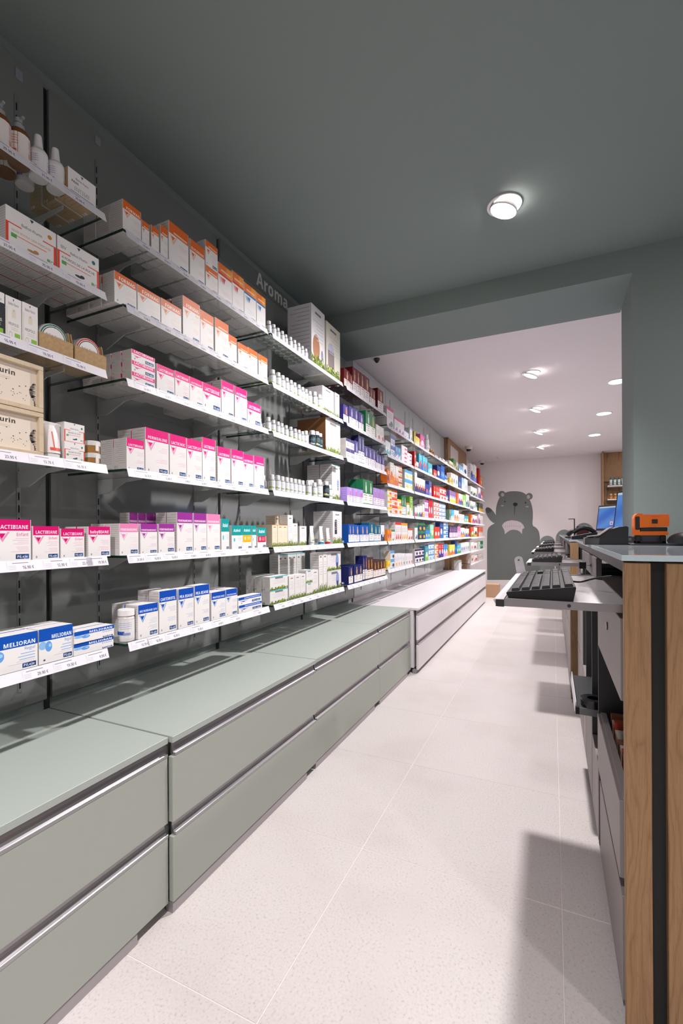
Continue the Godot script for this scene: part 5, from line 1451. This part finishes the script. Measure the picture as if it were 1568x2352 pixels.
	lathe(lk, [[0.0, 0.0], [0.006, 0.0], [0.006, 0.004], [0.0, 0.004]], 12, Vector3(-0.001, 0, 0), Basis(Vector3.FORWARD, -PI / 2))
	box(lk, Vector3(-0.018, -0.001, -0.004), Vector3(-0.004, 0.001, 0.004))
	obj("lock_key", lk, hexa("#9b968e", 0.3, 0.9), ky)
	var bow := mb()
	cbox(bow, Vector3(-0.043, -0.014, -0.012), Vector3(-0.018, 0.014, -0.006), 0.002)
	obj("key_bow", bow, hexa("#17171a", 0.5), ky)
	var rg := mb()
	var rp := []
	for q in 17: rp.append(Vector3(-0.03 + 0.011 * cos(TAU * q / 16), -0.022 + 0.012 * sin(TAU * q / 16), -0.009))
	tube(rg, rp, 0.0012, 6)
	obj("key_ring", rg, hexa("#a39e96", 0.3, 0.9), ky)
	var fob := part("fob", ky, hexa("#121315", 0.45), Vector3(-0.052, -0.068, -0.013), Vector3(-0.020, -0.035, -0.004), 0.002)
	part("fob_window", fob, hexa("#b8b8b4", 0.4), Vector3(-0.048, -0.046, -0.0041), Vector3(-0.024, -0.041, -0.0032))
	# white hanging paddle at the far end of the first tray
	var pd := thing("white_paddle", "white paddle-shaped card with a hole, upright at the tray end", "card", Vector3(-0.118, 0.9345, -1.972))
	var pm := mb()
	var pts2 := [[-0.014, 0.0], [0.016, 0.0], [0.020, 0.008]]
	for q in 9: pts2.append([0.0 + 0.0165 * cos(PI * q / 8.0) - 0.006, 0.052 + 0.0165 * sin(PI * q / 8.0)])
	prism(pm, pts2, -0.003, 0.0, 2)
	obj("card", pm, hexa("#dcdade", 0.4), pd)
	var ph := mb()
	lathe(ph, [[0.0, 0.0], [0.0032, 0.0], [0.0032, 0.0008], [0.0, 0.0009]], 12, Vector3(-0.006, 0.053, 0.0), Basis(Vector3.RIGHT, PI / 2))
	obj("hole", ph, hexa("#3b3c3d", 0.8), pd)
	# monitors beyond the pillar
	monitor(Vector3(0.505, top, -3.72), 0.36, 0.29, "flat monitor with blue screen on the second desk, behind the printer")
	monitor(Vector3(0.462, top, -4.68), 0.34, 0.235, "flat monitor with blue desktop farther along second desk")
	# scanner, phone and small things on the second desk
	var ph2 := thing("desk_phone", "black desk telephone with handset on the second desk", "telephone", Vector3(0.125, top, -3.62))
	var pb := mb()
	prism(pb, [[0.0, 0.0], [0.16, 0.0], [0.16, 0.05], [0.0, 0.018]], -0.2, 0.0, 2)
	obj("base", pb, ink, ph2)
	var hs := mb()
	var hp := []
	for q in 11: hp.append(Vector3(0.01 + 0.014 * q, 0.045 + 0.034 * sin(PI * q / 10.0), -0.04))
	tube(hs, hp, 0.015, 10)
	obj("handset", hs, hexa("#131315", 0.4), ph2)
	var sc := thing("hand_scanner", "black hand scanner with white nose lying past the telephone", "scanner", Vector3(0.12, top, -4.5))
	var sm := mb()
	tube(sm, [Vector3(0.0, 0.02, 0), Vector3(0.03, 0.05, 0), Vector3(0.08, 0.07, -0.01), Vector3(0.13, 0.072, -0.02)], 0.02, 10)
	obj("body", sm, ink, sc)
	var sw := mb()
	tube(sw, [Vector3(0.13, 0.072, -0.02), Vector3(0.19, 0.07, -0.03)], 0.016, 10)
	obj("nose", sw, hexa("#cfccd0", 0.4), sc)
	part("foot", sc, ink, Vector3(-0.02, 0.0, -0.03), Vector3(0.03, 0.012, 0.03), 0.003)
	var rb := mb()
	cbox(rb, Vector3(0, 0, -0.06), Vector3(0.09, 0.10, 0), 0.002)
	var ro := obj("red_box", rb, hexa("#5c1f22", 0.5))
	ro.position = Vector3(0.19, top, -4.35)
	tag(ro, "dark red box in front of the farther monitor", "box")
	var cs := thing("camera_stand", "slim black stand with top arm beside the dark red box", "stand", Vector3(0.165, top, -4.2))
	part("base", cs, ink, Vector3(-0.02, 0, -0.02), Vector3(0.02, 0.006, 0.02), 0.001)
	part("pole", cs, ink, Vector3(-0.004, 0.006, -0.004), Vector3(0.004, 0.16, 0.004), 0.001)
	part("arm", cs, ink, Vector3(-0.045, 0.154, -0.003), Vector3(-0.004, 0.16, 0.003), 0.001)
func monitor(at: Vector3, w: float, h: float, label: String) -> void:
	var t := thing("computer_monitor", label, "monitor", at)
	t.rotation.y = -0.95
	part("foot", t, hexa("#16171a", 0.4), Vector3(-0.10, 0, -0.11), Vector3(0.10, 0.012, 0.07), 0.003)
	part("stand", t, hexa("#16171a", 0.4), Vector3(-0.025, 0.012, -0.05), Vector3(0.025, 0.14, -0.03), 0.003)
	var tilt := Basis(Vector3.RIGHT, -0.14)
	var c := part("casing", t, hexa("#141518", 0.4), Vector3(-w / 2, 0.0, -0.035), Vector3(w / 2, h, 0.0), 0.004)
	c.basis = tilt
	c.position = Vector3(0, 0.06, 0)
	var s := mb()
	quad(s, Vector3(-w / 2 + 0.014, h - 0.014, 0.0012), Vector3(w / 2 - 0.014, h - 0.014, 0.0012), Vector3(w / 2 - 0.014, 0.02, 0.0012), Vector3(-w / 2 + 0.014, 0.02, 0.0012))
	obj("screen", s, screen_mat, c)
	var l := AreaLight3D.new()
	l.name = "screen_glow"
	l.light_color = Color(0.35, 0.55, 1.0)
	l.light_energy = 0.03
	l.area_size = Vector2(w - 0.03, h - 0.03)
	l.area_range = 6.0
	l.area_attenuation = 2.0
	l.shadow_enabled = true
	c.add_child(l)
	l.position = Vector3(0, h / 2, 0.006)
	l.rotation.y = PI
var screen_mat: StandardMaterial3D
func screen_picture() -> void:
	var im := Image.create(128, 104, false, Image.FORMAT_RGB8)
	for y in 104:
		for x in 128:
			var k := 0.5 + 0.5 * sin(x * 0.05 + y * 0.07)
			im.set_pixel(x, y, Color("#2f62b4").lerp(Color("#4a83c8"), k))
	im.fill_rect(Rect2i(0, 0, 128, 7), Color("#b9bcc4"))
	for y in range(10, 70):
		var cx := 92 + int(14 * sin(y * 0.11))
		im.fill_rect(Rect2i(cx, y, 3, 1), Color("#3b4a78"))
	im.fill_rect(Rect2i(56, 66, 26, 5), Color("#8d6fb0"))
	im.fill_rect(Rect2i(62, 72, 14, 16), Color("#c9cde0"))
	im.fill_rect(Rect2i(66, 76, 6, 9), Color("#8a4a6a"))
	screen_mat = StandardMaterial3D.new()
	screen_mat.albedo_color = Color(0.02, 0.02, 0.02)
	screen_mat.roughness = 0.2
	screen_mat.emission_enabled = true
	screen_mat.emission = Color.WHITE
	screen_mat.emission_operator = BaseMaterial3D.EMISSION_OP_MULTIPLY
	screen_mat.emission_texture = ImageTexture.create_from_image(im)
	screen_mat.emission_energy_multiplier = 0.8

# ---------------------------------------------------------------- far wall
func mural_point(a: float, b: float) -> Array:
	var p := onz(1100 + a / 3.35, 1020 + b / 3.35, -10.048)
	return [p.x, p.y]
func mural_shape(pts: Array) -> Array:
	return pts.map(func(p): return mural_point(p[0], p[1]))
func oval(a: float, b: float, ra: float, rb: float, n := 24, from := 0.0, to := TAU) -> Array:
	var out := []
	for q in n: out.append([a + ra * cos(from + (to - from) * q / (n if to - from > 6.2 else n - 1)), b + rb * sin(from + (to - from) * q / (n if to - from > 6.2 else n - 1))])
	return out
func smooth(pts: Array, rounds := 2) -> Array:
	for r in rounds:
		var out := []
		for i in pts.size():
			var p: Array = pts[i]; var q: Array = pts[(i + 1) % pts.size()]
			out.append([p[0] * 0.75 + q[0] * 0.25, p[1] * 0.75 + q[1] * 0.25])
			out.append([p[0] * 0.25 + q[0] * 0.75, p[1] * 0.25 + q[1] * 0.75])
		pts = out
	return pts
func mural() -> void:
	var t := thing("bear_mural", "grey vinyl bear waving one paw on the far wall", "mural", Vector3(-0.75, 0.0, -10.0495))
	var z := 0.0
	var layer := func(called: String, pts: Array, c: String, k: int) -> void:
		var st := mb()
		prism(st, mural_shape(pts).map(func(p): return [p[0] + 0.75, p[1]]), z, z + 0.0012 + k * 0.0008, 2)
		obj(called, st, hexa(c, 0.6), t)
	layer.call("body", smooth([[62, 1045], [62, 1045], [60, 690], [68, 645], [98, 620], [130, 607], [127, 560], [129, 490], [146, 430], [170, 392], [215, 366], [270, 361], [330, 367], [370, 394], [398, 445], [412, 500], [414, 560], [408, 628], [436, 640], [460, 668], [468, 720], [470, 800], [470, 1045], [470, 1045]], 2), "#6b716f", 0)
	layer.call("arm", smooth([[135, 612], [104, 606], [72, 570], [52, 530], [47, 505], [58, 486], [80, 490], [106, 512], [126, 540], [134, 575]], 2), "#6b716f", 1)
	layer.call("paw", smooth([[50, 512], [47, 502], [58, 485], [82, 490], [104, 510], [84, 528], [60, 532]], 2), "#4d5352", 2)
	layer.call("ear", oval(175, 386, 28, 26), "#6b716f", 1)
	layer.call("ear", oval(385, 402, 27, 26), "#6b716f", 1)
	layer.call("inner_ear", oval(180, 390, 13, 14), "#b3a9aa", 2)
	layer.call("inner_ear", oval(379, 406, 12, 15), "#b3a9aa", 2)
	layer.call("eye", oval(198, 442, 5, 5.5, 14), "#17181a", 2)
	layer.call("eye", oval(358, 451, 6, 6, 14), "#17181a", 2)
	layer.call("nose", oval(278, 464, 18, 14), "#17181a", 2)
	layer.call("mouth_line", [[272, 476], [277, 476], [272.5, 546], [270, 546]], "#17181a", 2)
	layer.call("cheek", oval(178, 474, 11, 4.5, 14), "#b3a9aa", 2)
	layer.call("cheek", oval(369, 482, 12, 4.5, 14), "#b3a9aa", 2)
	layer.call("bib", [[176, 626], [190, 606], [215, 592], [252, 586], [292, 591], [322, 604], [340, 624], [348, 645], [332, 655], [329, 693], [314, 674], [292, 662], [262, 658], [236, 664], [216, 678], [198, 694], [194, 664], [182, 642]], "#c2b8bd", 2)
	for k in 8: layer.call("bib_stitch", [[202 + k * 16, 622 + absf(k - 3.5) * 2], [204 + k * 16, 622 + absf(k - 3.5) * 2], [201 + k * 16, 634 + absf(k - 3.5) * 2], [199 + k * 16, 634 + absf(k - 3.5) * 2]], "#4d5352", 3)
	var i := 0
	for e in [[525, 752, 56, 47, "small"], [655, 728, 66, 70, "middle-sized"], [808, 700, 82, 94, "large"]]:
		var st := mb()
		prism(st, mural_shape(oval(e[0], e[1], e[2], e[3], 22, PI, TAU) + [[e[0] + e[2], 1045], [e[0] - e[2], 1045]]), -10.0495, -10.0485, 2)
		var o := obj("mural_hill", st, hexa("#7c8682", 0.6))
		tag(o, "%s grey-green vinyl hill on the far wall beside the bear" % e[4], "mural")
		i += 1
	# ceiling domes
	for e in [[Vector3(-1.31, 2.6, -8.1), "white dome camera on the ceiling by the oak cladding", "#d8d2d0"], [Vector3(-1.32, 2.6, -9.85), "white dome camera on ceiling in the mural-wall corner", "#d8d2d0"], [Vector3(-1.36, 2.6, -3.68), "dark dome camera on the white ceiling just behind the lintel", "#3a3d3c"]]:
		var d := thing("dome_camera", e[1], "camera", e[0])
		d.scale = Vector3.ONE * (0.4 if e[0].z > -5.0 else 1.0)
		var b := mb()
		lathe(b, [[0.0, -0.06], [0.045, -0.055], [0.062, -0.035], [0.066, 0.0], [0.0, 0.0]], 20)
		obj("housing", b, hexa(e[2], 0.4), d)
		var g := mb()
		lathe(g, [[0.0, -0.092], [0.02, -0.089], [0.034, -0.078], [0.041, -0.057], [0.0, -0.056]], 20)
		obj("dome", g, hexa("#23201f", 0.1), d)
	var sd := mb()
	lathe(sd, [[0.0, -0.03], [0.035, -0.028], [0.05, -0.012], [0.052, 0.0], [0.0, 0.0]], 20)
	var so := obj("smoke_detector", sd, hexa("#cfc9c7", 0.5))
	so.position = Vector3(-0.96, 2.6, -9.55)
	tag(so, "flat white smoke detector on the ceiling near far wall", "smoke detector")
	# oak display wall with shelves to the right of the mural
	var zz := -9.72
	var x0 := onz(1386, 1100, zz).x
	var w := thing("display_unit", "oak display unit with white shelves against the far wall", "shelving", Vector3(x0, 0, zz))
	part("oak_back", w, oak, Vector3(0, 0.0, -0.31), Vector3(2.2, 2.597, -0.29))
	part("oak_side", w, oak, Vector3(-0.02, 0.0, -0.31), Vector3(0.0, 2.597, 0.0), 0.001)
	part("oak_header", w, oak, Vector3(0.0, 2.05, -0.289), Vector3(2.2, 2.597, -0.24))
	var ys := []
	for py in [1115, 1146, 1172]:
		ys.append(onz(1400, py, zz + 0.0).y)
		part("shelf_board", w, hexa("#d9d3d6", 0.45), Vector3(0.06, ys[-1] - 0.022, -0.28), Vector3(2.2, ys[-1], 0.0), 0.001)
	for k in 7:
		rng.seed = 500 + k
		set_round("teal", Vector3(x0 + 0.12 + k * 0.065, ys[0] + 0.0004, zz - 0.05), " standing on upper shelf of the oak display unit", 1.0 + (0.25 if k == 3 else 0.1), "teal_bottle")
	for k in 2:
		rng.seed = 520 + k
		set_round("amber", Vector3(x0 + 0.12 + k * 0.07, ys[1] + 0.0004, zz - 0.05), " on middle shelf of the oak display unit", 1.2, "dropper_bottle")
	for k in 3:
		rng.seed = 530 + k
		set_round("green", Vector3(x0 + 0.28 + k * 0.08, ys[1] + 0.0004, zz - 0.06), " on middle shelf of the oak display unit", 1.3, "green_jar")
	for k in 3:
		rng.seed = 540 + k
		set_round("green", Vector3(x0 + 0.12 + k * 0.09, ys[2] + 0.0004, zz - 0.06), " on lower shelf of the oak display unit", 1.2, "green_jar")
	# cardboard box and things at the end of the aisle
	var cb := thing("cardboard_box", "beige cardboard box on the floor at the end of the aisle", "box", Vector3(-1.02, 0.0004, -8.05))
	part("carton_body", cb, hexa("#b99678", 0.85), Vector3(-0.2, 0.0, -0.22), Vector3(0.2, 0.22, 0.0), 0.002)
	part("tape", cb, hexa("#c9ad8e", 0.4), Vector3(-0.2, 0.2201, -0.125), Vector3(0.2, 0.2206, -0.095))
	var gb := mb()
	cbox(gb, Vector3(-0.04, 0, -0.11), Vector3(0.04, 0.15, 0.11), 0.002)
	var go := obj("grey_box", gb, hexa("#c6c6c4", 0.5))
	go.position = Vector3(-1.36, 0.5134, -7.3)
	tag(go, "pale grey box standing at the rear of the white cabinets", "box")

func _ready() -> void:
	# camera: upright, turned towards the shelves, lens shifted up a little
	var cam := Camera3D.new()
	cam.name = "camera"
	cam.projection = Camera3D.PROJECTION_FRUSTUM
	cam.near = 0.05
	cam.far = 60.0
	cam.size = cam.near * 2352.0 / FOCAL
	cam.frustum_offset = Vector2(0, cam.near * (HORIZON - 1176.0) / FOCAL)
	cam.transform = Transform3D(view, Vector3(0, EYE, 0))
	add_child(cam)
	cam.current = true
	var env := Environment.new()
	env.background_mode = Environment.BG_COLOR
	env.background_color = Color(0.0, 0.0, 0.0)
	env.tonemap_mode = Environment.TONE_MAPPER_LINEAR
	env.tonemap_exposure = 1.18
	env.sdfgi_enabled = true
	env.ssao_enabled = true
	env.ssil_enabled = true
	var we := WorldEnvironment.new()
	we.name = "environment"
	we.environment = env
	add_child(we)
	# common stuff
	ts = TextServerManager.get_primary_interface()
	font_bold = SystemFont.new()
	font_bold.font_names = PackedStringArray(["Droid Sans"])
	font_bold.font_weight = 700
	font_plain = SystemFont.new()
	font_plain.font_names = PackedStringArray(["Droid Sans"])
	atlas = Image.create(2048, 2048, false, Image.FORMAT_RGB8)
	atlas.fill(Color(0.9, 0.9, 0.9))
	print_mat = StandardMaterial3D.new()
	print_mat.roughness = 0.42
	print_mat.metallic_specular = 0.4
	oak = StandardMaterial3D.new()
	oak.albedo_texture = oak_texture(4, Color("#b18b66"), Color("#80603f"))
	oak.uv1_triplanar = true
	oak.uv1_world_triplanar = true
	oak.uv1_scale = Vector3(5.3, 1.35, 5.3)
	oak.roughness = 0.55
	alu = hexa("#a9a7ab", 0.3, 0.8)
	glass = pane(Color(0.5, 0.7, 0.62), 0.03)
	screen_picture()
	lamps()
	room()
	cabinets()
	for b in range(1, 11):
		for r in (7 if b > 8 else 6):
			glass_shelf(b, r, 8 if b < 4 else 7 if b < 8 else 8)
	counters()
	goods_near()
	odd_goods()
	goods_far()
	counter_things()
	mural()
	print_mat.albedo_texture = ImageTexture.create_from_image(atlas)
	print("atlas used down to ", atlas_at.y + atlas_row, "  children ", get_child_count())
